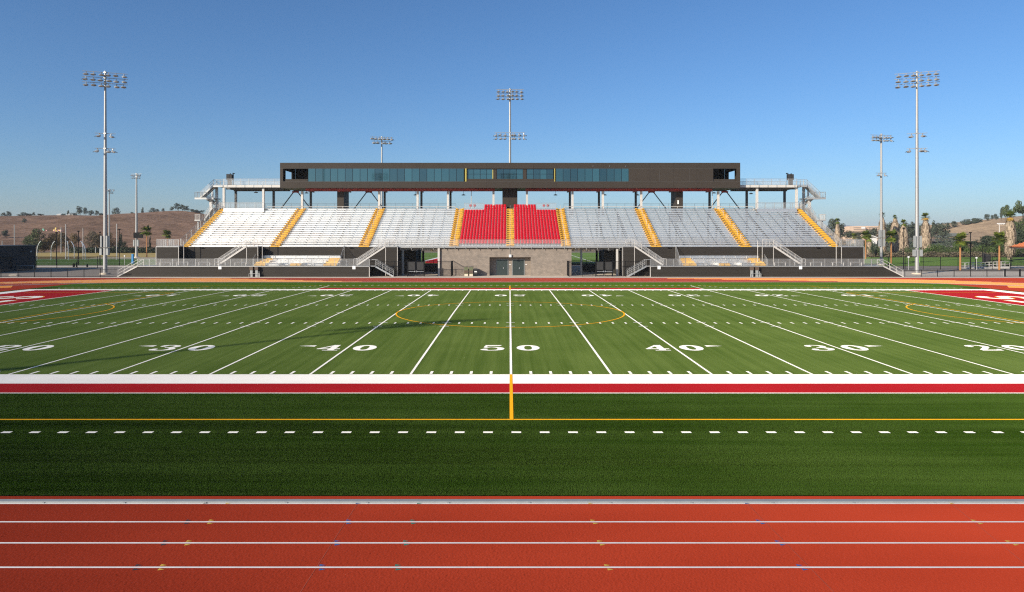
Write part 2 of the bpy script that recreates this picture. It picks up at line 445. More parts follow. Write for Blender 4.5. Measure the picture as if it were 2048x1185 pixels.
# raised curb rail
mb = MB()
for far in (True, False):
    sv = svals(-SMAX, SMAX, 2.0)
    for a, b in zip(sv, sv[1:]):
        p, q, p1, q1 = tp(39.27, a, far), tp(39.27, b, far), tp(39.42, a, far), tp(39.42, b, far)
        z0, z1 = ZT + .010, ZT + .045
        vs = [(*p, z0), (*q, z0), (*q1, z0), (*p1, z0), (*p, z1), (*q, z1), (*q1, z1), (*p1, z1)]
        mb.add(vs, [(0, 3, 2, 1), (4, 5, 6, 7), (0, 1, 5, 4), (2, 3, 7, 6), (0, 4, 7, 3), (1, 2, 6, 5)])
curb = MB()
curb.v, curb.f, curb.m, curb.sm = mb.v, mb.f, mb.m, mb.sm
o = curb.build('track_curb', 'utility_grey'); tag(o, 'low grey metal curb rail along the inner lane of the red track', 'curb rail')
mb = MB()
for k in range(-22, 23):
    x = k * 1.93 + .4; mb.box(x - .03, x + .03, 16.52, 16.548, ZT + .008, ZT + .03)
mb.build('curb_joint', 'utility_grey', o)

# ------------------------------------------------------------------ turf and its markings
def inner_shape(r):                                       # straights + bends cut square at the end lines
    pts = []
    XE = 57.6
    for sg, rng in ((1, range(0, 61)), (-1, range(60, -1, -1))):
        for i in rng:
            t = math.pi * i / 60; pts.append((sg * min(HS_ + r * math.sin(t), XE), MID + r * math.cos(t)))
    return pts
mb = MB()
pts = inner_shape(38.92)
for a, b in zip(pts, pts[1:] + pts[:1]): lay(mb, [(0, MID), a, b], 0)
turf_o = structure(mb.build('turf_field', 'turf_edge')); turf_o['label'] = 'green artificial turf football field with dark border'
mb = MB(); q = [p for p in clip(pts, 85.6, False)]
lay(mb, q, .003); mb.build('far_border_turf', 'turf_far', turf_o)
mb = MB()
for k in range(-6, 6): rect(mb, k * 9.144, (k + 1) * 9.144, NEAR, FAR, .004)
rect(mb, -54.86, 54.86, FAR, 85.7, .0045)
mb.build('playing_surface', 'turf', turf_o)

ez = MB()
for sg in (-1, 1): rect(ez, min(sg * 45.82, sg * 54.86), max(sg * 45.82, sg * 54.86), NEAR, FAR, .009)
ez.build('end_zone', 'red_fibre', turf_o)
wb = MB()
rect(wb, -56.7, 56.7, 29.66, NEAR, .010); rect(wb, -56.7, 56.7, FAR, 81.95, .010)
rect(wb, -22.86, 22.86, 27.84, 27.96, .010) if False else rect(wb, -50, 50, 27.84, 27.96, .010)
for sg in (-1, 1):
    rect(wb, min(sg * 54.86, sg * 56.7), max(sg * 54.86, sg * 56.7), NEAR, FAR, .010)
    rect(wb, sg * 22.9 - .06, sg * 22.9 + .06, 81.95, 87.8, .013)
wb.build('white_border', 'white_fibre', turf_o)
rb = MB(); rect(rb, -50, 50, 27.96, 29.66, .010); rect(rb, -22.84, 22.84, 81.95, 84.0, .010)
rb.build('red_border', 'red_fibre', turf_o)
yl = MB()
for k in range(-10, 11):
    w = .055 if abs(k) < 10 else .10
    rect(yl, k * 4.572 - w, k * 4.572 + w, NEAR, FAR, .0125)
yl.build('yard_lines', 'white_fibre', turf_o)
hm = MB()
for k in range(-50, 51):
    x = k * .9144
    if k % 5 == 0:
        if abs(k) == 50: continue
        for y in (NEAR + 16.26, NEAR + 18.29, FAR - 16.26, FAR - 18.29):
            rect(hm, x - .32, x + .32, y - .05, y + .05, .017)
        if abs(k) == 15:
            rect(hm, x - .3, x + .3, MID - .05, MID + .05, .017)
        continue
    for y0, y1 in ((NEAR + 17.68, NEAR + 18.29), (FAR - 18.29, FAR - 17.68), (NEAR + .10, NEAR + .70), (FAR - .70, FAR - .10)):
        rect(hm, x - .065, x + .065, y0, y1, .0125)
hm.build('hash_marks', 'white_fibre', turf_o)
dm = MB()
for k in range(-40, 41):
    x = .15 + k * .9144
    rect(dm, x - .155, x + .155, 22.33, 22.50, .010)
for k in range(-68, 69):
    x = k * .8
    if abs(x) <= 23.5: rect(dm, x - .15, x + .15, 88.75, 88.95, .010)
    elif abs(x) > 26.8 and abs(x) < 56: rect(dm, x - .15, x + .15, 83.7, 83.88, .010)
for sg in (-1, 1):
    for k in range(1, 7):
        t = k / 7; rect(dm, sg * (23.6 + 3.2 * t) - .15, sg * (23.6 + 3.2 * t) + .15, 88.85 - 5.1 * t - .1, 88.85 - 5.1 * t + .1, .010)
dm.build('dashed_lines', 'white_fibre', turf_o)
# soccer lines
gl = MB()
rect(gl, -53.6, 53.6, 23.90, 24.02, .008); rect(gl, -53.6, 53.6, 87.92, 88.04, .008)
rect(gl, -.065, .065, 23.9, 29.66, .014); rect(gl, -.065, .065, 29.66, NEAR, .014); rect(gl, -.065, .065, FAR, 88.0, .014)
def arc(mb, cx, cy, r, a0, a1, w=.06, n=72, dz=.018):
    for i in range(n):
        a, b = a0 + (a1 - a0) * i / n, a0 + (a1 - a0) * (i + 1) / n
        lay(mb, [(cx + (r + s) * math.cos(t), cy + (r + s) * math.sin(t)) for t, s in ((a, -w), (b, -w), (b, w), (a, w))], dz)
arc(gl, 0, 56.4, 9.15, 0, 2 * math.pi)
lay(gl, [(.16 * math.cos(t * math.pi / 4), 56.3 + .16 * math.sin(t * math.pi / 4)) for t in range(8)], .0215)
for sg in (-1, 1):
    rect(gl, sg * 37.1 - .06, sg * 37.1 + .06, 35.8, 76.6, .018)
    for y in (35.8, 76.6): rect(gl, min(sg * 37.1, sg * 53.6), max(sg * 37.1, sg * 53.6), y - .06, y + .06, .018)
    a = math.acos(5.5 / 9.15)
    if sg < 0: arc(gl, -42.6, 56.2, 9.15, -a, a)
    else: arc(gl, 42.6, 56.2, 9.15, math.pi - a, math.pi + a)
    arc(gl, sg * 53.6, 24, 1.0, 0, 2 * math.pi, n=24); arc(gl, sg * 46.5, 88.6, 9.0, R(190) if sg > 0 else R(-10), R(215) if sg > 0 else R(-35), n=12)
gl.build('soccer_lines', 'gold_fibre', turf_o)

# numerals and end zone lettering: broad-pen strokes
def stroke(mb, pts, a, b, put, dz, closed=False):
    n = len(pts); L_, R_ = [], []
    for i in range(n):
        p = Vector(pts[i]).to_2d() if len(pts[i]) == 3 else Vector(pts[i])
        pr = Vector(pts[(i - 1) % n]) if (i or closed) else None
        nx = Vector(pts[(i + 1) % n]) if (i < n - 1 or closed) else None
        t = ((nx - p).normalized() if nx else Vector((0, 0))) + ((p - pr).normalized() if pr else Vector((0, 0)))
        t.normalize(); nn = Vector((-t.y, t.x)); h = math.hypot(a * nn.x, b * nn.y)
        L_.append(p + nn * h); R_.append(p - nn * h)
    for i in range(n if closed else n - 1):
        j = (i + 1) % n
        lay(mb, [put(*L_[i]), put(*L_[j]), put(*R_[j]), put(*R_[i])], dz + .0002 * (i % 5))
def smooth(pts, k=5):
    out = []
    P = [pts[0]] + list(pts) + [pts[-1]]
    for i in range(1, len(P) - 2):
        for j in range(k):
            t = j / k; a, b, c, d = P[i - 1], P[i], P[i + 1], P[i + 2]
            out.append(tuple(.5 * (2 * b[q] + (c[q] - a[q]) * t + (2 * a[q] - 5 * b[q] + 4 * c[q] - d[q]) * t * t + (3 * b[q] - a[q] - 3 * c[q] + d[q]) * t ** 3) for q in (0, 1)))
    out.append(pts[-1]); return out
def digit(mb, ch, put, dz):
    A, B = .19, .075
    if ch == '0':
        n = 28
        for i in range(n):
            t0, t1 = 2 * math.pi * i / n, 2 * math.pi * (i + 1) / n
            o = lambda t: put(.645 + .645 * math.cos(t), .915 + .915 * math.sin(t))
            q = lambda t: put(.645 + .215 * math.copysign(abs(math.cos(t)) ** .75, math.cos(t)), .915 + .64 * math.copysign(abs(math.sin(t)) ** .75, math.sin(t)))
            lay(mb, [o(t0), o(t1), q(t1), q(t0)], dz)
    elif ch == '5':
        lay(mb, [put(*p) for p in ((.16, 1.83), (1.12, 1.83), (1.02, 1.52), (.24, 1.52))], dz)
        lay(mb, [put(*p) for p in ((.16, 1.6), (.33, 1.6), (.26, .95), (.10, .95))], dz + .0015)
        stroke(mb, smooth([(.16, .98), (.55, 1.14), (.96, .95), (1.08, .56), (.92, .2), (.5, .07), (.18, .2), (.14, .42)]), A, B, put, dz + .002)
        lay(mb, [put(.2 + .17 * math.cos(k), .42 + .17 * math.sin(k)) for k in (0, .8, 1.6, 2.4, 3.14, 3.9, 4.7, 5.5)], dz + .0035)
    elif ch == '3':
        stroke(mb, smooth([(.2, 1.42), (.3, 1.7), (.62, 1.77), (.96, 1.58), (.98, 1.25), (.78, 1.02), (.5, .97)]), A * .9, B, put, dz)
        stroke(mb, smooth([(.5, .97), (.88, .9), (1.08, .55), (.92, .19), (.55, .07), (.2, .17), (.15, .42)]), A, B, put, dz + .0015)
        for x, y in ((.22, 1.4), (.2, .44)):
            lay(mb, [put(x + .17 * math.cos(k), y + .17 * math.sin(k)) for k in (0, .8, 1.6, 2.4, 3.14, 3.9, 4.7, 5.5)], dz + .003)
    elif ch == '2':
        stroke(mb, smooth([(.17, 1.35), (.28, 1.66), (.6, 1.77), (.96, 1.62), (1.02, 1.3), (.85, .98), (.48, .55), (.16, .18)]), A, B, put, dz)
        lay(mb, [put(*p) for p in ((.05, 0), (1.2, 0), (1.27, .5), (1.12, .5), (.98, .27), (.12, .27))], dz + .0015)
        lay(mb, [put(.22 + .17 * math.cos(k), 1.33 + .17 * math.sin(k)) for k in (0, .8, 1.6, 2.4, 3.14, 3.9, 4.7, 5.5)], dz + .003)
    elif ch == '4':
        lay(mb, [put(*p) for p in ((.7, 1.83), (.92, 1.83), (.2, .62), (.0, .62))], dz)
        lay(mb, [put(*p) for p in ((0, .66), (1.28, .66), (1.28, .46), (0, .46))], dz + .0015)
        lay(mb, [put(*p) for p in ((.66, 1.83), (1.03, 1.83), (1.03, 0), (.66, 0))], dz + .003)
        lay(mb, [put(*p) for p in ((.42, .13), (1.26, .13), (1.26, 0), (.42, 0))], dz + .0045)
    elif ch == '1':
        lay(mb, [put(*p) for p in ((.45, 1.83), (.84, 1.83), (.84, 0), (.45, 0))], dz)
        lay(mb, [put(*p) for p in ((.2, 1.5), (.6, 1.83), (.6, 1.55), (.2, 1.38))], dz + .0015)
        lay(mb, [put(*p) for p in ((.15, .14), (1.14, .14), (1.14, 0), (.15, 0))], dz + .003)
for n in range(1, 10):
    yd = (n if n <= 5 else 10 - n); x0 = (n - 5) * 9.144
    for far in (False, True):
        mb = MB(); y0 = FAR - 6.4 if far else NEAR + 6.4
        for ch, u0 in ((str(yd), -1.62), ('0', .33)):
            def put(u, v, u0=u0): return (x0 + u0 + u, y0 + v) if not far else (x0 - u0 - u, y0 - v)
            digit(mb, ch, put, .009)
        if yd != 5:
            sg = -1 if n < 5 else 1
            q = [(x0 + sg * 1.95, y0 + 1.30 * (1 if not far else -1)), (x0 + sg * 2.9, y0 + 1.53 * (1 if not far else -1)), (x0 + sg * 1.95, y0 + 1.78 * (1 if not far else -1))]
            lay(mb, q, .0092)
        o = mb.build('yard_number', 'white_fibre', turf_o)
LET = {'M': (4.2, [[(.4, 0), (.4, 4.4)], [(.4, 4.4), (2.1, 1.2)], [(2.1, 1.2), (3.8, 4.4)], [(3.8, 4.4), (3.8, 0)]]),
       'O': (3.6, [smooth([(1.8, 4.2), (.6, 3.6), (.4, 2.2), (.6, .8), (1.8, .25), (3.0, .8), (3.2, 2.2), (3.0, 3.6), (1.8, 4.2)])]),
       'U': (3.6, [smooth([(.4, 4.4), (.4, 1.6), (.8, .5), (1.8, .25), (2.8, .5), (3.2, 1.6), (3.2, 4.4)])]),
       'N': (3.6, [[(.4, 0), (.4, 4.4)], [(.4, 4.3), (3.2, .1)], [(3.2, 0), (3.2, 4.4)]]),
       'T': (3.6, [[(0, 4.1), (3.6, 4.1)], [(1.8, 4.1), (1.8, 0)]]),
       'I': (1.4, [[(.7, 0), (.7, 4.4)]]),
       'E': (3.2, [[(.5, 0), (.5, 4.4)], [(.5, .3), (3.1, .3)], [(.5, 2.2), (2.7, 2.2)], [(.5, 4.1), (3.1, 4.1)]]),
       'S': (3.6, [smooth([(3.2, 3.3), (2.7, 4.0), (1.6, 4.2), (.6, 3.6), (.7, 2.7), (1.8, 2.25), (2.9, 1.8), (3.15, .9), (2.2, .25), (1.1, .3), (.4, 1.1)])])}
for sg in (-1, 1):
    wm, gm = MB(), MB(); y = 37.2
    for ch in 'MOUNTIES':
        w, st = LET[ch]
        def put(u, v, y=y): return (sg * 50.1 + (2.2 - v), y + u)
        for s in st:
            stroke(gm, s, .58, .58, put, .0125); stroke(wm, s, .44, .44, put, .0165)
        y += w + 1.15
    gm.build('letter_outline', 'gold_fibre', turf_o); wm.build('end_zone_lettering', 'white_fibre', turf_o)

# ------------------------------------------------------------------ practice fields behind the stand
mb = MB(); flatq(mb, -160, -55, 150, 194, -.06); flatq(mb, -55, 66, 158, 262, -.06); flatq(mb, 66, 175, 147, 206, -.06)
pf = structure(mb.build('practice_turf', 'turf_back')); pf['label'] = 'green practice turf behind the stand'
mb = MB()
flatq(mb, -160, -55, 186, 186.5, -.05); flatq(mb, -160, -55, 166, 166.3, -.05); flatq(mb, -120, -60, 156, 156.3, -.05)
for x in (-40, -20, 0, 20, 40): flatq(mb, x, x + .3, 165, 258, -.05)
for y in (165, 200, 230, 258): flatq(mb, -50, 60, y, y + .4, -.05)
mb.build('field_lines', 'track_line', pf)
def gp(px, py): D = F * 6.37 / (py - HY); return (X_(px, D), D)
mb = MB(); q = [gp(851, 527), gp(892, 527), gp(892, 513.4), gp(851, 523)]; mb.add([(x, y, -.045) for x, y in q], [(0, 1, 2, 3)]); mb.build('red_end_patch', 'red_fibre', pf)
mb = MB(); q = [gp(845, 524.4), gp(892, 513.4), gp(892, 511.6), gp(845, 522.4)]; mb.add([(x, y, -.042) for x, y in q], [(0, 1, 2, 3)]); mb.build('white_edge_line', 'track_line', pf)
mb = MB(); flatq(mb, -150, -96, 194, 200, -.1); o = structure(mb.build('mulch_bed', 'mulch')); o['label'] = 'strip of reddish mulch beside the practice turf'
mb = MB(); flatq(mb, -175, -60, 205, 300, -.09); o = structure(mb.build('dry_meadow', 'tan_grass')); o['label'] = 'strip of tan grass at the foot of the hill'
mb = MB(); flatq(mb, -120, -62, 196, 203, -.085); flatq(mb, -110, -62, 141, 149, -.1); o = structure(mb.build('path', 'concrete')); o['label'] = 'pale footpath behind the practice turf'

# ------------------------------------------------------------------ fibres of the near border turf and granules of the near track
import numpy as np
def np_mesh(name, verts, faces, mat, parent, k):
    me = bpy.data.meshes.new(name)
    n = len(faces)
    me.vertices.add(len(verts)); me.vertices.foreach_set('co', verts.astype(np.float32).ravel())
    me.loops.add(n * k); me.loops.foreach_set('vertex_index', faces.astype(np.int32).ravel())
    me.polygons.add(n); me.polygons.foreach_set('loop_start', np.arange(0, n * k, k, dtype=np.int32))
    me.update(calc_edges=True); me.materials.append(mat)
    o = bpy.data.objects.new(name, me); COL.objects.link(o); o.parent = parent; return o
rg = np.random.default_rng(11)
def fibres(y0, y1, dens, h, w, avoid):
    half = .76 * y1 + 10
    n = int(dens * (y1 - y0) * 2 * half)
    x = rg.uniform(-half, half, n); y = rg.uniform(y0, y1, n)
    keep = np.abs(x) < .76 * y + 10
    for a, b, c, d in avoid: keep &= ~((x > a) & (x < b) & (y > c) & (y < d))
    ph = ((x - .15 + .4572) % .9144) - .4572
    keep &= ~((np.abs(ph) < .17) & (y > 22.32) & (y < 22.51))
    x, y = x[keep], y[keep]; n = len(x)
    z = .10 * (1 - np.abs(y - MID) / 24.38)
    a = rg.uniform(0, np.pi, n); ln = rg.normal(0, .22, (n, 2)) * h
    nap = sum(am * np.sin(y * f + x * g + p) for f, g, p, am in ((2.1, .05, .6, .45), (5.3, .11, 2.1, .3), (11.7, .2, 4.0, .25), (1.1, .35, 1.0, .25)))
    ln[:, 1] += (nap * .7 + np.where(y > 23.9, .6, -.45) + np.where(y < 17.9, .8, 0)) * h; hh = h * rg.uniform(.6, 1.25, n); ww = w * rg.uniform(.7, 1.3, n)
    v = np.empty((n, 3, 3)); dx, dy = np.cos(a) * ww, np.sin(a) * ww
    v[:, 0] = np.stack([x - dx, y - dy, z - .002], 1); v[:, 1] = np.stack([x + dx, y + dy, z - .002], 1)
    v[:, 2] = np.stack([x + ln[:, 0], y + ln[:, 1], z + hh], 1)
    return v.reshape(-1, 3), np.arange(3 * n).reshape(-1, 3)
v, f = fibres(TURF0 + .05, 27.82, 4700, .026, .0062, [(-60, 60, 23.88, 24.04), (-.09, .09, 23.8, 28)])
fm = turf('border turf fibres', (.029, .066, .006), (.066, .118, .020), True, .85, 1.15)
o = np_mesh('turf_fibres', v, f, fm, turf_o, 3); o['kind'] = 'stuff'
s = .018
xs = np.arange(-19, 19, s); ys = np.arange(9.5, 16.53, s)
gx, gy = np.meshgrid(xs, ys); gx = gx + rg.uniform(-.006, .006, gx.shape); gy = gy + rg.uniform(-.006, .006, gy.shape)
gzz = ZT + .001 + rg.uniform(0, .0078, gx.shape)
ny, nx = gx.shape; idx = np.arange(nx * ny).reshape(ny, nx)
f = np.stack([idx[:-1, :-1].ravel(), idx[:-1, 1:].ravel(), idx[1:, 1:].ravel(), idx[1:, :-1].ravel()], 1)
o = np_mesh('rubber_granules', np.stack([gx.ravel(), gy.ravel(), gzz.ravel()], 1), f, M['track'], track, 4)
# ------------------------------------------------------------------ grandstand levels
YP, Y1, Y2 = 108.0, 109.9, 111.6              # platform wall, projecting walls, main wall = front edge of the seating
YR1, TR, RI, T1 = 112.4, .762, .347, 4.63     # first riser, tread, rise, level of the first tread
def YK(k): return YR1 + TR * (k - 1)
def TK(k): return T1 + RI * (k - 1)
G0 = -.072
PZ = 1.62                                      # platform level
HILL, PALM = 'brown hill', 'tall palm'
def end(sg): return HILL if sg < 0 else PALM

def rail(name, pts, h, label, group=None, step=1.75, infill=True, mat='galv', pr=.03, mids=1, drop=0., cat='railing', close_ends=True):
    """a guard rail along a line of points: top rail, posts (each a part) and mesh infill"""
    t = thing(name, pts[0], label, cat, group)
    tops = [Vector(p) + Vector((0, 0, h)) for p in pts]
    mb = MB()
    for a, b in zip(tops, tops[1:]):
        mb.tube(a, b, pr, pr, 6)
        for k in range(mids):
            dz = Vector((0, 0, -h * (k + 1) / (mids + 1) if mids > 1 else -h + .12)); mb.tube(a + dz, b + dz, pr * .6, pr * .6, 5)
    mb.build('top_rail', mat, t)
    pm = MB().box(-pr, pr, -pr, pr, -drop, h).mesh('post', [mat])
    for a, b in zip(pts, pts[1:]):
        a, b = Vector(a), Vector(b); n = max(1, round((b - a).length / step))
        for i in range(n + (1 if b == Vector(pts[-1]) else 0)):
            link('post', pm, t, a + (b - a) * i / n - Vector(pts[0]))
    if infill:
        mb = MB()
        for a, b in zip(pts, pts[1:]):
            a, b = Vector(a), Vector(b); d = (b - a).normalized(); nrm = Vector((-d.y, d.x, 0)) * .004
            mb.prism([a + Vector((0, 0, .1)) - nrm, b + Vector((0, 0, .1)) - nrm, b + Vector((0, 0, h - .05)) - nrm, a + Vector((0, 0, h - .05)) - nrm], nrm * 2)
        mb.build('mesh_infill', 'infill', t)
    return t

# ---- raised platforms in front, each with its siding wall and deck
for sg, xa, xb, xe in ((-1, -57.9, -21.85, -61.0), (1, 21.85, 58.1, 61.2)):
    t = thing('raised_platform', (sg * 40, YP, G0), f'long raised platform with charcoal siding front and pale edge, at the {end(sg)} end', 'platform', 'raised platforms in front of the stand')
    inner = xb if sg < 0 else xa; outer = xa if sg < 0 else xb
    x0, x1 = min(inner, outer), max(inner, outer)
    mb = MB()
    tri = [(inner, YP, G0), (xe, YP, G0), (outer, YP, PZ - .13), (inner, YP, PZ - .13)]
    mb.prism(tri if sg < 0 else tri, (0, .15, 0)); mb.build('siding_wall', 'siding', t)
    mb = MB(); mb.box(x0, x1, YP - .05, Y1, PZ - .12, PZ); mb.build('deck', 'galv', t)
    mb = MB(); mb.bar((outer, YP - .03, PZ - .08), (xe, YP - .03, G0 + .03), .10, .14); mb.build('edge_trim', 'white_steel', t)
    mb = MB(); mb.box(inner - .05, inner + .05, YP - .04, YP - .002, G0, PZ - .13); mb.build('corner_trim', 'white_steel', t)
    mb = MB(); mb.box(x0 + .1, x1 - .1, Y1 - .06, Y1 - .02, G0, PZ - .13); mb.build('back_panel', 'dark_steel', t)
    for px in ((560, 615, 690) if sg > 0 else (600, 655)): pass
    rail('guard_railing', [(outer, YP + .06, PZ), (inner, YP + .06, PZ)] if sg < 0 else [(inner, YP + .06, PZ), (outer, YP + .06, PZ)], 1.07,
         f'galvanised railing along the platform edge at the {end(sg)} end', 'railings along the front platforms', 1.82)
    # outer end stair down to the ground
    st = thing('access_stair', (outer, YP + .9, G0), f'outer stair from the platform down to the pavement, at the {end(sg)} end', 'stairs', 'stairs of the grandstand')
    mb = MB(); n = 9
    for i in range(n):
        a, b = outer + (xe - outer) * i / n, outer + (xe - outer) * (i + 1) / n
        z = PZ - (PZ - G0) * (i + 1) / n
        mb.box(min(a, b), max(a, b), YP + .2, Y1 - .2, z - .05, z + .06)
    mb.build('steps', 'galv', st)
    for y in (YP + .12, Y1 - .15):
        mb = MB()
        for h in (.5, 1.0): mb.tube((outer, y, PZ + h), (xe, y, G0 + h), .03, .03, 6)
        for i in range(4):
            x = outer + (xe - outer) * i / 3; z = PZ - (PZ - G0) * i / 3; mb.tube((x, y, z), (x, y, z + 1.0), .028, .028, 6)
        mb.tube((outer, y, PZ + 1), (outer - sg * .9, y, PZ + 1), .03, .03, 6); mb.tube((outer - sg * .9, y, PZ + 1), (outer - sg * .9, y, PZ), .03, .03, 6)
        mb.build('handrail', 'white_steel', st)
    mb = MB(); mb.bar((outer, YP + .19, PZ - .05), (xe, YP + .19, G0 + .05), .04, .2); mb.build('stringer', 'white_steel', st)
    # inner stair down beside the gateway
    xs, xl = (X_(752, 108.8), X_(788, 108.8)) if sg < 0 else (X_(1291, 108.8), X_(1254, 108.8))
    st = thing('access_stair', (xs, 108.8, G0), f'short stair with pipe handrails from platform to gateway on the {end(sg)} side', 'stairs', 'stairs of the grandstand')
    mb = MB()
    for i in range(9):
        a, b = xs + (xl - xs) * i / 9, xs + (xl - xs) * (i + 1) / 9; z = PZ - (PZ - G0) * (i + 1) / 9
        mb.box(min(a, b), max(a, b), YP + .35, Y1 - .35, z - .04, z + .04)
        mb.box(min(a, b) + .0, min(a, b) + .02, YP + .36, Y1 - .36, z + .04, z + .19)
    mb.box(min(inner, xs), max(inner, xs), YP + .2, Y1 - .2, PZ - .1, PZ - .002)
    mb.build('steps', 'galv', st)
    for y in (YP + .30, Y1 - .3):
        mb = MB()
        for h in (.45, .75, 1.05): mb.tube((xs, y, PZ + h - .1), (xl, y, G0 + h), .026, .026, 6)
        for i in range(6):
            x = xs + (xl - xs) * i / 5; z = PZ - (PZ - G0) * i / 5; mb.tube((x, y, z - .1), (x, y, z + 1.0), .026, .026, 6)
        mb.tube((xs, y, PZ + .95), (xs + sg * .8, y, PZ + .95), .026, .026, 6)
        mb.build('handrail', 'galv', st)
    mb = MB(); mb.bar((xs, YP + .33, PZ - .12), (xl, YP + .33, G0 + .02), .05, .22); mb.build('stringer', 'steel_bright', st)

# ---- benches on the platforms
bench0 = None
BX = [330, 365, 409, 440, 481, 1560, 1600, 1632, 1676, 1712]
BL = ['beside the outermost siding block', 'across the shaded recess by the siding block', 'below the wall between recess and stair foot', 'at the foot of the long stair', 'under the upper end of the long stair']
for i, px in enumerate(BX):
    x = X_(px, 109.2); sg = -1 if i < 5 else 1
    lab = f'pale metal bench on the {end(sg)} platform, ' + (BL[i] if i < 5 else BL[9 - i])
    if bench0 is None:
        bench0 = t = thing('platform_bench', (x, 109.2, PZ), lab, 'bench', 'benches on the raised platforms')
        mb = MB(); mb.box(x - .95, x + .95, 109.05, 109.35, PZ + .50, PZ + .56); mb.build('seat', 'white_steel', t)
        for s in (-.85, .85):
            mb = MB(); mb.box(x + s - .04, x + s + .04, 109.1, 109.3, PZ, PZ + .5); mb.build('leg', 'white_steel', t)
    else: dup(bench0, (x, 109.2, PZ), lab)
# ---- small square signs on the platform walls
sign0 = None
for px, lab in ((440, 'square white sign under the long stair foot at the hill end'), (708, 'square white sign on the wall nearest the hill side gateway'),
                (1318, 'square white sign on the wall nearest the palm side gateway'), (1601, 'square white sign under the long stair foot at the palm end')):
    x = X_(px, YP)
    if sign0 is None:
        mb = MB().box(x - .24, x + .24, YP - .06, YP - .02, PZ - .52, PZ + .01)
        sign0 = mb.build('wall_sign', 'sign_white', None, at=(x, YP - .04, PZ - .5)); tag(sign0, lab, 'sign', 'white signs on the platform walls')
    else: dup(sign0, (x, YP - .04, PZ - .5), lab)
# ---- paired drinking posts in front of the platform wall
def utility(px, lab, base=None):
    x = X_(px, 107.6)
    if base: return dup(base, (x, 107.6, G0), lab)
    t = thing('drinking_station', (x, 107.6, G0), lab, 'drinking fountain', 'paired grey posts at the platform walls')
    for dx in (-.4, .4):
        mb = MB(); mb.box(x + dx - .19, x + dx + .19, 107.55, 107.8, G0, 1.0); o = mb.build('pedestal', 'utility_grey', t)
        mb = MB(); mb.box(x + dx - .26, x + dx + .26, 107.45, 107.85, 1.0, 1.52); mb.build('hood', 'brown', o)
    mb = MB(); mb.path([(x - .7, 107.35, G0), (x - .7, 107.35, .45), (x + .95, 107.35, .45), (x + .95, 107.35, G0)], .025); mb.build('hand_rail', 'galv', t)
    mb = MB(); mb.box(x + .72, x + .9, 107.5, 107.7, G0, .5); mb.tube((x + .8, 107.6, .5), (x + .8, 107.6, .78), .05, .05); mb.build('side_post', 'utility_grey', t)
    return t
u0 = utility(508, 'pair of grey posts with brown hoods against the hill end wall')
utility(1509, 'pair of grey posts with brown hoods against the palm end wall', u0)

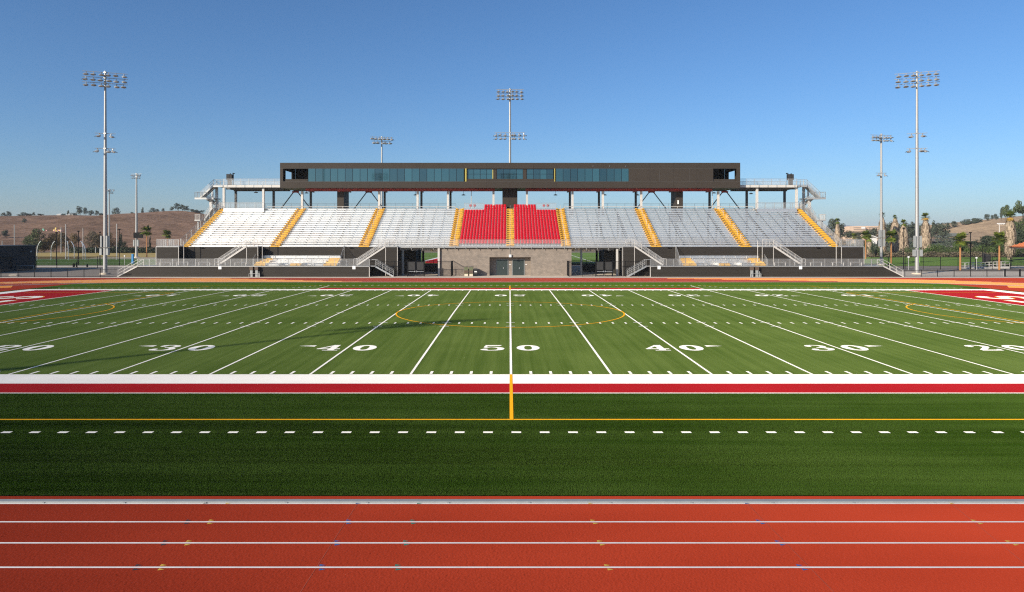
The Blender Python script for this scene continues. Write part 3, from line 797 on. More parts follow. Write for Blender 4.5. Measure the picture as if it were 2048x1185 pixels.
# ---- siding walls behind the platforms
def siding_block(sg, a, b, y, lab, ztop=T1, post=None):
    x0, x1 = min(a, b), max(a, b)
    t = thing('siding_wall', ((x0 + x1) / 2, y, G0), lab, 'wall')
    mb = MB(); mb.box(x0, x1, y, y + .18, G0, ztop - .12); mb.build('cladding', 'siding', t)
    if y == Y1:
        mb = MB()
        for xx in (x0, x1 - .18): mb.box(xx, xx + .18, y + .181, Y2 + .1, G0, ztop - .12)
        mb.build('return_wall', 'siding', t)
        mb = MB(); mb.box(x0, x1, y - .03, Y2 - .003, ztop - .118, ztop - .003); mb.build('top_deck', 'galv', t)
        mb = MB()
        for xx in (x0 - .02, x1 - .06): mb.box(xx, xx + .08, y - .025, y - .002, G0, ztop - .12)
        mb.build('corner_trim', 'white_steel', t)
    return t
for sg in (-1, 1):
    m = lambda px, D=Y1: X_(px, D) if sg < 0 else -X_(px, D) + .07
    e = end(sg)
    siding_block(sg, m(312), m(357.5), Y1, f'square charcoal siding block with mesh railing on top, outermost at the {e} end')
    siding_block(sg, m(436), m(516), Y1, f'charcoal siding wall behind the long stair at the {e} end') if False else None
    siding_block(sg, m(493), m(516), Y1, f'narrow charcoal siding wall between long stair and small bleacher, {e} end')
    siding_block(sg, m(771), m(795), Y1, f'narrow charcoal siding wall beside the gateway on the {e} side')
    siding_block(sg, m(340, Y2), m(797, Y2), Y2, f'long charcoal siding wall under the main seating at the {e} end')
    # long stairs rising within the recess, with siding below
    for k, (pa, pb, lab) in enumerate(((436, 493, f'long stair from platform to seating, outer one on the {e} side'), (714, 771, f'long stair from platform to seating beside the {e} side gateway'))):
        xa, xb = m(pa), m(pb)
        st = thing('long_stair', (xa, Y1 + .8, PZ), lab, 'stairs', 'stairs of the grandstand')
        mb = MB(); mb.prism([(xa, Y1 - .02, PZ), (xb, Y1 - .02, T1 - .12), (xb, Y1 - .02, PZ - .1), (xa, Y1 - .02, PZ - .1)], (0, .14, 0)); mb.build('siding_panel', 'siding', st)
        mb = MB(); n = 17
        for i in range(n):
            a, b = xa + (xb - xa) * i / n, xa + (xb - xa) * (i + 1) / n; z = PZ + (T1 - PZ) * (i + 1) / n
            mb.box(min(a, b), max(a, b), Y1 + .13, Y2 - .02, z - .18, z - .01)
        mb.build('steps', 'galv', st)
        mb = MB(); mb.bar((xa, Y1 - .06, PZ + .04), (xb, Y1 - .06, T1 + .0), .06, .26); mb.build('stringer', 'white_steel', st)
        d = 1 if xb > xa else -1
        for y, nm in ((Y1 - .05, 'handrail'), (Y2 - .12, 'handrail')):
            mb = MB()
            for h in (.55, 1.05): mb.tube((xa, y, PZ + h), (xb, y, T1 + h), .032, .032, 6)
            for i in range(5):
                t_ = i / 4; x = xa + (xb - xa) * t_; z = PZ + (T1 - PZ) * t_; mb.tube((x, y, z), (x, y, z + 1.05), .03, .03, 6)
            for q in (.5, 1.05): mb.tube((xb, y, T1 + q), (xb + d * 1.2, y, T1 + q), .03, .03, 6)
            mb.tube((xb + d * 1.2, y, T1), (xb + d * 1.2, y, T1 + 1.05), .03, .03, 6); mb.tube((xa, y, PZ + 1.05), (xa - d * .5, y, PZ + 1.05), .03, .03, 6)
            mb.tube((xa - d * .5, y, PZ), (xa - d * .5, y, PZ + 1.05), .03, .03, 6)
            mb.build(nm, 'white_steel', st)
        mb = MB(); mb.prism([(xa, Y1 - .05, PZ + .3), (xb, Y1 - .05, T1 + .3), (xb, Y1 - .05, T1 + 1.0), (xa, Y1 - .05, PZ + 1.0)], (0, .01, 0)); mb.build('mesh_infill', 'infill', st)
    # mesh railing on the outer block
    a, b = m(313), m(357)
    rail('guard_railing', [(a, Y1 + .05, T1), (b, Y1 + .05, T1)], 1.07, f'mesh railing on top of the outermost siding block, {e} end', 'mesh railings on the outer blocks', 1.3)
    rail('guard_railing', [(a, Y2 + 4, T1), (a, Y1 + .05, T1)], 1.07, f'outer side railing on top of the siding block, {e} end', 'mesh railings on the outer blocks', 1.3)
    mb = MB(); mb.box(min(a, b), max(a, b), Y2 + .02, Y2 + 4.2, T1 - .12, T1 - .004); o = mb.build('landing_deck', 'galv'); tag(o, f'metal landing deck behind the mesh railing, {e} end', 'deck')
    # slim downpipes in front of the recesses
    for j, (px, lab) in enumerate(((368, f'slim pale drain pipe before the dark recess, {e} end'), (525, f'slim pale drain pipe above the small bleacher, {e} end'))):
        x = m(px); mb = MB(); mb.tube((x, Y1 - .05, PZ), (x, Y1 - .05, T1 + .9), .05, .05, 8); o = mb.build('drain_pipe', 'white_steel', None, at=(x, Y1 - .05, PZ)); tag(o, lab, 'pipe', 'slim pipes on the siding')
    # wall lamps under the deck edge
    for j, (px, lab) in enumerate(((404, f'dark oval wall lamp high on the outer siding, {e} end'), (702, f'dark oval wall lamp above the stair by the gateway, {e} side'))):
        x = m(px, Y2); mb = MB(); mb.prism([(x - .3, Y2 - .25, 4.36), (x + .3, Y2 - .25, 4.36), (x + .2, Y2 - .25, 4.46), (x - .2, Y2 - .25, 4.46)], (0, .24, 0)); o = mb.build('wall_lamp', 'black', None, at=(x, Y2, 4.4)); tag(o, lab, 'lamp', 'lamps on the siding')

# ---- small bleachers in the recesses of the platforms
LB = [(109.35, 1.66), (110.1, 2.02), (110.85, 2.38), (111.55, 2.74)]
for sg in (-1, 1):
    m = lambda px, D=110: X_(px, D) if sg < 0 else -X_(px, D) + .07
    e = end(sg); X0, X1 = m(513), m(678); lo = lambda a, b: (min(a, b), max(a, b))
    t = thing('small_bleacher', ((X0 + X1) / 2, 109.2, PZ), f'four-row bleacher with yellow end steps and wheelchair gaps, {e} platform', 'bleacher', 'small bleachers on the platforms')
    mb = MB(); a, b = lo(X0, X1)
    for i, (y, z) in enumerate(LB):
        mb.box(a, b, y - .02 if i else 109.0, y + .72 if i < 3 else Y2 - .02, PZ + .002, z - .02) if i > 1 else None
    for pa, pb in ((513, 560), (583, 605), (629, 678)):
        c, d = lo(m(pa), m(pb))
        mb.box(c, d, 110.1 - .74, 110.83, PZ + .002, 2.0)
    mb.box(a, b, Y2 - .28, Y2 - .03, 2.73, 3.08)
    mb.build('deck', 'aluminium', t)
    mb = MB()
    for i, (pa, pb) in enumerate(((513, 535), (513, 539), (517, 543), (519, 520))):
        if i < 3:
            c, d = lo(m(pa), m(pb)); y, z = LB[i]; mb.box(c, d, y - .40, y - .025, z - .03, z + .17); mb.box(c, d, y - .024, y - .021, z, z + .33)
    for i, (pa, pb) in enumerate(((650, 676), (652, 676), (655, 677))):
        c, d = lo(m(pa), m(pb)); y, z = LB[i]; mb.box(c, d, y - .40, y - .025, z - .03, z + .17); mb.box(c, d, y - .024, y - .021, z, z + .33)
    c, d = lo(m(583.5), m(605)); mb.box(c, d, 108.98, 109.355, PZ + .01, 1.84); mb.box(c, d, 109.34, 109.358, 1.84, 1.98)
    mb.build('yellow_steps', 'yellow', t)
    for row, segs in enumerate((((536, 560), (629, 651)), ((540, 562), (586, 608), (632, 653)), ((543, 653),), ((519, 676),))):
        y, z = LB[row]
        for pa, pb in segs:
            c, d = lo(m(pa), m(pb)); mb = MB(); mb.box(c, d, y - .32, y - .06, z + .36, z + .405)
            n = max(1, round((d - c) / 1.75))
            for q in range(n + 1):
                xx = c + (d - c) * q / n; mb.box(xx - .025, xx + .025, y - .28, y - .1, z + .02, z + .358)
            mb.build('bench', 'aluminium', t)
    for k, px in enumerate((512, 684)):
        x = m(px); zt = 3.6 if k else 3.0
        mb = MB(); mb.tube((x, 108.6, PZ + 1.05), (x, 111.5, zt + 1.2), .03, .03, 6); mb.tube((x, 108.6, PZ), (x, 108.6, PZ + 1.05), .03, .03, 6); mb.tube((x, 111.5, 2.6), (x, 111.5, zt + 1.2), .03, .03, 6)
        mb.build('side_rail', 'galv', t)
        mb = MB(); mb.prism([(x, 108.62, PZ + .1), (x, 111.48, 2.7), (x, 111.48, zt + 1.1), (x, 108.62, PZ + .98)], (.01, 0, 0)); mb.build('side_mesh', 'infill', t)

# ------------------------------------------------------------------ main seating
AIS = [(-52.75, -51.6), (-38.65, -37.0), (-24.35, -22.65), (-9.8, -8.22), (-.58, .72), (8.36, 9.92), (22.72, 24.4), (37.1, 38.85), (51.75, 53.0)]
def deck_mesh(x0, x1, k1, mb, slot=.105):
    mb.box(x0, x1, Y2 - .02, YR1, T1 - .10, T1)
    for k in range(1, k1 + 1):
        y, z = YK(k), TK(k)
        mb.box(x0, x1, y - .012, y + .012, z + .002, z + RI - slot)
        yb = YK(k + 1) if k < k1 else y + 1.6
        mb.box(x0, x1, y + .03, yb, z + RI - .03, z + RI)
    return mb
bl_of = ['outer white bleacher section under the stair tower', 'middle white bleacher section', 'white bleacher section next to the red seats',
         'grey bleacher section next to the red seats', 'middle grey bleacher section', 'outer grey bleacher section toward the palms']
SEC = [(0, 1), (1, 2), (2, 3), (5, 6), (6, 7), (7, 8)]
for i, (a, b) in enumerate(SEC):
    x0, x1 = AIS[a][1], AIS[b][0]
    t = thing('bleacher_section', ((x0 + x1) / 2, Y2, T1), bl_of[i], 'bleacher', 'bleacher sections of the main stand')
    deck_mesh(x0, x1, 19, MB()).build('deck', 'aluminium', t)
    par = (x0, -44.3) if i == 0 else ((44.5, x1) if i == 5 else None)
    for k in range(1, 20):
        y, z = YK(k), TK(k); c, d = x0 + .03, x1 - .03
        if par and k >= 18:
            if i == 0: c = par[1] + .05
            else: d = par[0] - .05
        mb = MB(); mb.box(c, d, y - .27, y - .035, z + .385, z + .43)
        n = round((d - c) / 1.74)
        for q in range(n + 1):
            xx = c + .05 + (d - c - .1) * q / n
            mb.box(xx - .03, xx + .03, y - .25, y - .005, z + .25, z + .384, 1)  # brackets coloured dark to stand for the shade under the bench plank
        mb.build('bench', ['aluminium', 'dark_steel'], t)
    if par:
        mb = MB(); mb.box(par[0] + .01, par[1] - .01, YK(18) - .3, YK(18) - .22, TK(18) - .02, TK(20) - .06)
        mb.box(par[0] + .01, par[1] - .01, YK(18) - .219, YK(19) + 1.6, TK(20) - .12, TK(20) + .01); mb.build('raised_front', 'aluminium', t)
# red seat blocks
for sg, (x0, x1) in ((-1, (AIS[3][1], AIS[4][0])), (1, (AIS[4][1], AIS[5][0]))):
    t = thing('seating_tier', ((x0 + x1) / 2, Y2, T1), 'stepped tier carrying the red seats, ' + ('by the white bleachers' if sg < 0 else 'by the grey bleachers'), 'seating tier', 'tiers of red seats')
    deck_mesh(x0, x1, 19, MB()).build('deck', 'aluminium', t)
    a, b = (x0, x0 + 3.55) if sg < 0 else (x1 - 3.55, x1)
    mb = MB(); mb.box(a, b, YK(18) - .1, YK(19) + 1.6, TK(18) + .02, TK(18) + .62); mb.build('wheelchair_deck', 'aluminium', t)
    mb = MB(); e0, e1 = (b, x1) if sg < 0 else (x0, a); mb.box(e0 + .01, e1 - .01, YK(20), YK(20) + 1.2, TK(20) - .01, TK(20) + RI); mb.build('top_step', 'aluminium', t)
# aisles
AL = ['outermost yellow aisle under the stair tower at the hill end', 'yellow aisle between outer and middle white bleachers', 'yellow aisle between middle white bleacher and the one by the red seats',
      'yellow aisle between white bleacher and red seats', 'central yellow aisle between the two blocks of red seats', 'yellow aisle between red seats and grey bleacher',
      'yellow aisle between grey bleacher by the red seats and middle grey bleacher', 'yellow aisle between middle and outer grey bleachers', 'outermost yellow aisle under the stair tower at the palm end']
for i, (x0, x1) in enumerate(AIS):
    t = thing('aisle_stair', ((x0 + x1) / 2, Y2, T1), AL[i], 'aisle stairs', 'yellow aisles of the stand')
    deck_mesh(x0, x1, 19, MB(), .032).build('treads', 'yellow', t)
    mb = MB()
    for k in range(1, 20):
        y, z = YK(k), TK(k)
        mb.box(x0 + .04, x1 - .04, y - .36, y - .003, z + .003, z + RI / 2)
        for xx in (x0 + .02, x1 - .34):
            if 0 < i < 8 and i != 4: mb.box(xx, xx + .32, y - .27, y - .035, z + .30, z + .43)
    mb.build('half_steps', 'yellow', t)
    dk = MB()
    for k in range(1, 20):
        y, z = YK(k), TK(k); dk.box(x0 + .03, x1 - .03, y - .372, y - .361, z + .10, z + RI / 2 - .02)
    dk.build('step_grip', 'brown', t)
    if 0 < i < 8:
        xc = (x0 + x1) / 2; mb = MB()
        for k in (1, 3, 6, 8, 11, 13, 16, 18):
            if k in (3, 8, 13, 18): continue
            k2 = min(19, k + 3)
            for h in (.55, .95):
                mb.tube((xc, YK(k) - .4, TK(k) + h), (xc, YK(k2) - .4, TK(k2) + h), .025, .025, 6)
            for kk in range(k, k2 + 1, 1 if k2 - k < 3 else 3): mb.tube((xc, YK(kk) - .4, TK(kk)), (xc, YK(kk) - .4, TK(kk) + .95), .025, .025, 6)
        mb.build('handrail', 'white_steel', t)
# red seats: one mesh, copies for the front rows, the rest in one mass
def seat_shape(mb, x, y, z):
    """tip-up shell: rounded back whose lower part is the folded pan curving under"""
    prof = [(.10, .455), (.055, .45), (.012, .40), (-.02, .31), (-.085, .25), (-.125, .17), (-.115, .09), (-.05, .035), (.03, .03)]
    cols = [(-.232, .085, .72), (-.20, .03, .95), (-.11, .004, 1.0), (0, 0, 1.0), (.11, .004, 1.0), (.20, .03, .95), (.232, .085, .72)]
    vs = []
    for u, back, k in cols:
        for dy, dz in prof: vs.append((x + u, y - .10 + dy + back, z + .37 + .24 + (dz - .24) * k))
    n = len(prof); m = len(cols)
    mb.add(vs, [(i * n + j, i * n + j + 1, (i + 1) * n + j + 1, (i + 1) * n + j) for i in range(m - 1) for j in range(n - 1)], 0, True)
    mb.add([(px, py + .02, pz) for px, py, pz in vs[:n]] + [(px, py + .02, pz) for px, py, pz in vs[-n:]], [(j, n + j, n + j + 1, j + 1) for j in range(n - 1)], 0, True)
    mb.box(x - .03, x + .03, y - .06, y - .0, z + .1, z + .45, 1)
ORD = ['first', 'second', 'third', 'fourth', 'fifth', 'sixth', 'seventh', 'eighth', 'ninth', 'tenth', 'eleventh', 'twelfth', 'thirteenth', 'fourteenth', 'fifteenth']
mb = MB(); seat_shape(mb, 0, 0, 0); SEAT = mb.mesh('stadium_seat', ['red_plastic', 'dark_steel'])
rest = MB(); NS = .503
for sg in (-1, 1):
    for k in range(1, 21):
        for c in range(15):
            if k > 17 and c >= 8: continue
            x = (AIS[4][0] - .27 - c * NS) if sg < 0 else (AIS[4][1] + .27 + c * NS)
            y, z = YK(k) - .04, TK(k)
            if k <= 10 and not (k == 10 and c >= 13):
                o = bpy.data.objects.new('stadium_seat', SEAT); COL.objects.link(o); o.location = (x, y, z)
                tag(o, f'red seat, {ORD[k-1]} row from the front, {ORD[c]} from the central aisle toward the {"white" if sg < 0 else "grey"} bleachers', 'seat', 'red stadium seats')
            else: seat_shape(rest, x, y, z)
o = rest.build('stadium_seats', ['red_plastic', 'dark_steel']); tag(o, 'upper rows of red seats in both central blocks', 'seats', None, 'stuff')
for sg in (-1, 1):
    for j in (0, 1):
        x = X_(941 + 8.2 * j, 125.6) if sg < 0 else X_(1088 + 8.2 * j, 125.6)
        o = bpy.data.objects.new('stadium_seat', SEAT); COL.objects.link(o); o.location = (x, 125.9, TK(19) + .30)
        side = 'white' if sg < 0 else 'grey'; inn = (j == 1) == (sg < 0)
        tag(o, f'lone red seat on the railed deck by the {side} bleachers, ' + ('nearer to the middle' if inn else 'farther from the middle'), 'seat', 'red stadium seats')
# railings of the main seating
for i, (a, b, lab) in enumerate(((-52.7, -21.0, 'mesh railing along the front of the white bleachers'), (21.1, 53.0, 'mesh railing along the front of the grey bleachers'))):
    rail('guard_railing', [(a, Y2 + .03, T1), (b, Y2 + .03, T1)], 1.0, lab, 'railings along the front of the stand', 2.1, infill=False, pr=.014, mids=4)
rail('guard_railing', [(-20.9, 110.42, T1), (20.9, 110.42, T1)], 1.02, 'mesh railing along the front of the red seats and gateways', 'railings along the front of the stand', 1.72, drop=.42, pr=.032)
for sg in (-1, 1):
    x = -53.0 if sg < 0 else 53.25; e = end(sg)
    rail('side_railing', [(x, Y2 + .1, T1), (x, YR1 - .4, T1), (x, YK(19), TK(19)), (x, YK(19) + 1.5, TK(20))], 1.2, f'sloping mesh railing up the {e} edge of the seating', 'sloping side railings', 2.0, mids=2)
    mb = MB(); mb.prism([(x, Y2, T1 - .4), (x, YR1, T1 - .4), (x, YK(19), TK(19) - .3), (x, YK(19) + 1.6, TK(20) - .3), (x, YK(19) + 1.6, TK(20) + .05), (x, YK(19), TK(19) + .12), (x, YR1, T1 + .12), (x, Y2, T1 + .05)], (.05 * sg, 0, 0))
    o = mb.build('side_stringer', 'aluminium'); tag(o, f'sloping metal stringer closing the {e} edge of the seating', 'stringer', 'sloping side stringers')
YB = YK(19) + 1.55
for a, b, lab in ((-52.9, -9.9, 'thin railing along the top of the white bleachers'), (9.95, 53.2, 'thin railing along the top of the grey bleachers')):
    rail('guard_railing', [(a, YB, TK(20)), (b, YB, TK(20))], 1.0, lab, 'railings along the top of the stand', 1.6, infill=False, mat='dark_steel', pr=.016, mids=3)
for a, b, lab in ((-44.2, -9.9, 'pale low rail behind the white bleachers'), (9.95, 44.4, 'pale low rail behind the grey bleachers')):
    mb = MB(); mb.tube((a, YK(19) + .5, TK(20) + .42), (b, YK(19) + .5, TK(20) + .42), .045, .045, 6)
    n = round((b - a) / 3.4)
    for q in range(n + 1):
        xx = a + (b - a) * q / n; mb.tube((xx, YK(19) + .5, TK(20)), (xx, YK(19) + .5, TK(20) + .42), .03, .03, 6)
    o = mb.build('backrest_rail', 'white_steel'); tag(o, lab, 'railing', 'pale rails at the top row')
for sg in (-1, 1):
    a, b = (-8.2, -4.7) if sg < 0 else (4.85, 8.35)
    rail('guard_railing', [(a, YK(18), TK(18) + .62), (b, YK(18), TK(18) + .62)], 1.05, f'mesh railing before the two lone red seats toward the {"white" if sg < 0 else "grey"} bleachers', 'railings of the wheelchair decks', 1.75)
    a, b = (-52.4, -44.3) if sg < 0 else (44.5, 52.6)
    rail('guard_railing', [(a, YK(18) - .2, TK(20)), (b, YK(18) - .2, TK(20))], 1.05, f'mesh railing on the raised front of the outer bleacher, {end(sg)} end', 'railings of the wheelchair decks', 1.6)
# ------------------------------------------------------------------ centre: walkway deck, masonry block, gateways
t = thing('walkway_deck', (0, 110.4, T1), 'narrow pale walkway deck below the red seats and over both gateways', 'walkway')
mb = MB(); mb.box(-20.95, 20.95, 110.38, Y2 - .025, T1 - .10, T1 - .003); mb.build('deck', 'galv', t)
mb = MB(); mb.box(-20.95, 20.95, 110.46, 110.6, T1 - .24, T1 - .102)
for x in [-20.9 + 1.742 * k for k in range(25)]: mb.box(x - .05, x + .05, 110.6, Y2, T1 - .30, T1 - .11)
mb.build('joists', 'galv', t)
for sg in (-1, 1):
    mb = MB()
    for k in range(5):
        x = sg * (12.2 + 1.742 * k); mb.bar((x, 110.52, T1 - .24), (x, 110.9, T1 - .62), .07, .07); mb.bar((x, 110.85, T1 - .62), (x + 1.0, 111.3, T1 - .60), .05, .05)
    mb.build('bracket', 'white_steel', t)
YBR = 110.9; ZBR = Z_(496.6, YBR)
bx0, bx1 = X_(880, YBR), X_(1143, YBR); dx0, dx1 = X_(979, YBR), X_(1061.5, YBR); dz = Z_(514.8, YBR); DR = YBR + 1.15
t = thing('masonry_building', (0, YBR, G0), 'tan block masonry building with recessed double entrance under the red seats', 'building')
mb = MB()
mb.box(bx0, dx0, YBR, 122, G0, ZBR); mb.box(dx1, bx1, YBR, 122, G0, ZBR); mb.box(dx0, dx1, YBR, 122, dz, ZBR - .002)
mb.box(dx0, dx1, DR, DR + .3, G0, dz); mb.build('wall', 'masonry', t)
for pa, pb in ((993, 1015.6), (1025, 1048)):
    x0, x1 = X_(pa, DR), X_(pb, DR); zt = Z_(519.8, DR)
    o = MB().box(x0, x1, DR - .07, DR - .012, G0 + .02, zt).build('door', 'door', t)
    mb = MB(); xm = (x0 + x1) / 2 + .2; mb.box(xm - .04, xm + .04, DR - .12, DR - .072, .95, 1.25); mb.tube((xm, DR - .11, 1.1), (xm, DR - .17, 1.1), .03, .03); mb.build('handle', 'steel_bright', o)
    mb = MB(); mb.box(x0 - .08, x0 - .002, DR - .10, DR - .012, G0, zt + .06); mb.box(x1 + .002, x1 + .08, DR - .10, DR - .012, G0, zt + .06); mb.box(x0 - .002, x1 + .002, DR - .10, DR - .012, zt + .002, zt + .06); mb.build('frame', 'utility_grey', o)
    mb = MB(); mb.box(x1 + .22, x1 + .48, DR - .03, DR - .005, 1.62, 1.72); mb.build('room_plate', 'sign_white', o)
mb = MB(); xl = X_(1020.3, YBR); zl = Z_(512, YBR)
mb.box(xl - .2, xl + .2, YBR - .26, YBR - .01, zl - .22, zl + .2); o = mb.build('wall_lamp', 'sign_white', None, at=(xl, YBR, zl)); tag(o, 'small white box lamp on the masonry above the entrance', 'lamp')
mb = MB(); mb.tube((xl, YBR - .04, zl + .2), (xl, YBR - .04, ZBR + .1), .025, .025); mb.build('conduit', 'utility_grey', o)
# litter bins
bin0 = None
for px, lab in ((932.5, 'olive and brown litter bin nearest the fence'), (942.5, 'olive litter bin with pale stripe between two others')):
    x = X_(px, 109.8)
    if bin0 is None:
        bin0 = t = thing('litter_bin', (x, 109.8, G0), lab, 'litter bin', 'litter bins by the masonry wall')
        mb = MB(); mb.box(x - .31, x + .31, 109.5, 110.1, .30, 1.38); mb.build('housing', 'bin_green', t)
        mb = MB(); mb.box(x - .3, x + .3, 109.485, 109.499, .38, .85); mb.build('front_panel', 'brown', t)
        mb = MB(); mb.box(x - .34, x + .34, 109.46, 110.14, 1.381, 1.45); mb.build('lid', 'dark_steel', t)
        mb = MB(); mb.box(x - .27, x + .27, 109.55, 110.05, G0, .299); mb.build('base', 'concrete', t)
    else: dup(bin0, (x, 109.8, G0), lab)
x = X_(951.5, 109.8); t = thing('waste_cart', (x, 109.8, G0), 'dark wheeled waste cart at the end of the bins', 'waste bin')
mb = MB(); mb.prism([(x - .22, 109.5, .22), (x + .2, 109.5, .22), (x + .26, 109.5, 1.05), (x - .28, 109.5, 1.05)], (0, .5, 0)); mb.build('body', 'black_screen', t)
mb = MB(); mb.prism([(x - .3, 109.45, 1.052), (x + .28, 109.45, 1.052), (x + .22, 109.45, 1.16), (x - .22, 109.45, 1.16)], (0, .6, 0)); mb.build('lid', 'dark_steel', t)
mb = MB(); mb.tube((x - .25, 109.6, .05), (x - .17, 109.6, .05), .13, .13, 12); mb.tube((x + .17, 109.6, .05), (x + .25, 109.6, .05), .13, .13, 12); mb.build('wheel', 'black', t)
mb = MB(); mb.box(x - .2, x + .2, 109.47, 109.499, .55, .72); mb.build('label_plate', 'sign_white', t)

def picket_fence(name, pts, h, label, group=None, step=2.4, gap=.12, z=G0, cat='fence', pw=.07, bars=(.12, -.12, -.02), w=.016):
    t = thing(name, (*pts[0], z), label, cat, group)
    rm, km = MB(), MB()
    pm = MB().box(-pw / 2, pw / 2, -pw / 2, pw / 2, 0, h + .06).mesh('post', ['black'])
    for a, b in zip(pts, pts[1:]):
        a, b = Vector((*a, z)), Vector((*b, z)); d = b - a; n = max(1, round(d.length / step))
        for q in bars: rm.bar(a + Vector((0, 0, q if q > 0 else h + q)), b + Vector((0, 0, q if q > 0 else h + q)), .03, .035)
        k = int(d.length / gap)
        for i in range(1, k):
            p = a + d * i / k; km.box(p.x - w / 2, p.x + w / 2, p.y - w / 2, p.y + w / 2, z + .05, z + h)
        for i in range(n + (1 if (b.x, b.y) == tuple(pts[-1]) else 0)):
            link('post', pm, t, a + d * i / n - Vector((*pts[0], z)))
    rm.build('rail', 'black', t); km.build('pickets', 'black', t)
    return t
for sg in (-1, 1):
    m = lambda px, D=108.4: X_(px, D) if sg < 0 else -X_(px, D) + .07
    e = end(sg); yf = 108.45; zt = 2.42
    picket_fence('gateway_fence', [(m(738), yf), (m(815), yf)], zt, f'tall black picket fence in front of the stair by the {e} side gateway', 'black fences of the gateways', 2.05)
    picket_fence('gateway_fence', [(m(849), yf), (m(902), yf), (m(904), 110.86)], zt, f'tall black picket fence between gate and masonry wall, {e} side', 'black fences of the gateways', 2.05)
    t = thing('double_gate', ((m(815) + m(849)) / 2, yf, G0), f'black double gate with silver push bars in the {e} side gateway', 'gate', 'double gates of the gateways')
    xm = (m(815) + m(848.5)) / 2
    for s in (-1, 1):
        a, b = sorted((xm + s * .06, xm + s * 1.28))
        mb = MB()
        mb.box(a, a + .09, yf - .03, yf + .03, G0 + .08, 2.3); mb.box(b - .09, b, yf - .03, yf + .03, G0 + .08, 2.3)
        for z in (G0 + .08, .42, .86, 2.2): mb.box(a + .091, b - .091, yf - .03, yf + .03, z, z + .12)
        o = mb.build('gate_leaf', 'black', t)
        mb = MB(); mb.box(a + .095, b - .095, yf - .006, yf + .006, .981, 2.199); mb.build('screen', 'black_screen', o)
        mb = MB(); mb.box(a + .15, b - .05, yf - .10, yf - .05, .70, .76); mb.box(xm + s * .15 - .07, xm + s * .15 + .07, yf - .12, yf - .04, .64, .84); mb.build('push_bar', 'steel_bright', o)
        mb = MB(); mb.box(xm + s * 1.33 - .05, xm + s * 1.33 + .05, yf - .05, yf + .05, G0, 2.5); mb.build('gate_post', 'black', t)
    # steel frame of the gateway and dark rooms behind
    t = thing('entry_portal', (m(806, 111.3), 111.3, G0), f'steel column and beam frame of the {e} side gateway', 'steel frame', 'steel frames of the gateways')
    for px, D, mt in ((806, 112.2 if sg < 0 else 111.0, 'pole_steel' if sg < 0 else 'white_steel'), (877.5, 110.75 if sg < 0 else 113.4, 'white_steel' if sg < 0 else 'pole_steel')):  # sunlit column gets the pale steel, shaded one the greyer: light put into the colour
        x = m(px, D); mb = MB(); mb.box(x - .16, x + .16, D - .15, D + .15, G0, T1 - .55 if D > 112 else T1 - .31); mb.build('column', mt, t)
    mb = MB(); a, b = sorted((m(800, 112.2), m(879, 112.2))); mb.box(a, b, 112.05, 112.35, T1 - .549, T1 - .24); mb.build('beam', 'pole_steel', t)
    xw = sorted((m(797, Y2), m(801, Y2)))
    mb = MB(); mb.box(xw[0], xw[1], Y2 + .19, 121, G0, T1 - .13); o = mb.build('siding_wall', 'siding'); tag(o, f'charcoal side wall inside the {e} side gateway', 'wall')
    a, b = sorted((m(811, 117), m(832, 117))); mb = MB(); mb.box(a, b, 117, 124, G0, 6.2); o = mb.build('store_room', 'black_screen', None, at=((a + b) / 2, 117, G0)); tag(o, f'dark box room under the stand inside the {e} side gateway', 'store room')
    for px, lab in ((838, 'outer'), (846.5, 'inner')):
        x = m(px, 121); mb = MB(); mb.box(x - .17, x + .17, 120.8, 121.1, G0, 8.6); o = mb.build('steel_column', 'black', None, at=(x, 121, G0)); tag(o, f'{lab} black column under the stand behind the {e} side gateway', 'column', 'columns under the stand')
    picket_fence('rear_fence', [(m(800, 126), 126), (m(900, 126), 126)], 2.0, f'black fence behind the stand seen through the {e} side gateway', 'fences behind the stand', 2.6)
    x = m(862, 124); mb = MB(); mb.box(x - 1.5, x + 1.5, 123.2, 123.7, G0, 1.1); o = mb.build('low_wall', 'black_screen', None, at=(x, 123, G0)); tag(o, f'dark low wall seen through the {e} side gateway', 'wall')

# raking steel frames under the seating
mb0 = None
for i, x in enumerate((-50.0, -43, -36, -29, -19.5, 19.6, 29, 36, 43, 50.0)):
    mb = MB(); mb.bar((x, Y2 + .5, T1 - .35), (x, YK(19), TK(19) - .45), .2, .4)
    for y in (115.5, 121, 126):
        k = (y - YR1) / TR; mb.box(x - .13, x + .13, y - .13, y + .13, G0, T1 + RI * k - .45)
    if mb0 is None:
        mb0 = mb.build('support_frame', 'dark_steel', None, at=(x, Y2, G0)); tag(mb0, 'raking dark steel frame hidden under the seating', 'steel frame', 'raking frames under the seating')
    else:
        o = mb0.copy(); COL.objects.link(o); o.location = (x, Y2, G0)

# ------------------------------------------------------------------ press box on columns
YF, YC, YRr, YBK = 124.8, 126.9, 132.4, 133.6
def xb(px): return X_(px, YF)
def zb(py): return Z_(py, YF)
ZT_, ZW1, ZW0, ZB_ = zb(326), zb(337.4), zb(363.6), zb(376.2)
PX0, PX1 = xb(560), xb(1480.5)
pb = thing('press_box', ((PX0 + PX1) / 2, YF, ZB_), 'long bronze-clad press box with a ribbon of tinted windows above the stand', 'press box')
mb = MB(); mb.box(PX0, PX1, YF, YF + .25, ZW1, ZT_); mb.build('upper_fascia', 'panel', pb)
mb = MB(); mb.box(PX0, PX1, YF, YF + .25, ZB_, ZW0); mb.build('lower_fascia', 'panel', pb)
mb = MB(); mb.box(PX0 + .003, PX1 - .003, YF + .251, YBK, ZT_ - .35, ZT_ - .02); mb.build('roof', 'panel', pb)
mb = MB(); mb.box(PX0 + .003, PX1 - .003, YF + .251, YBK, ZB_ + .002, ZB_ + .35); mb.build('floor', 'dark_steel', pb)
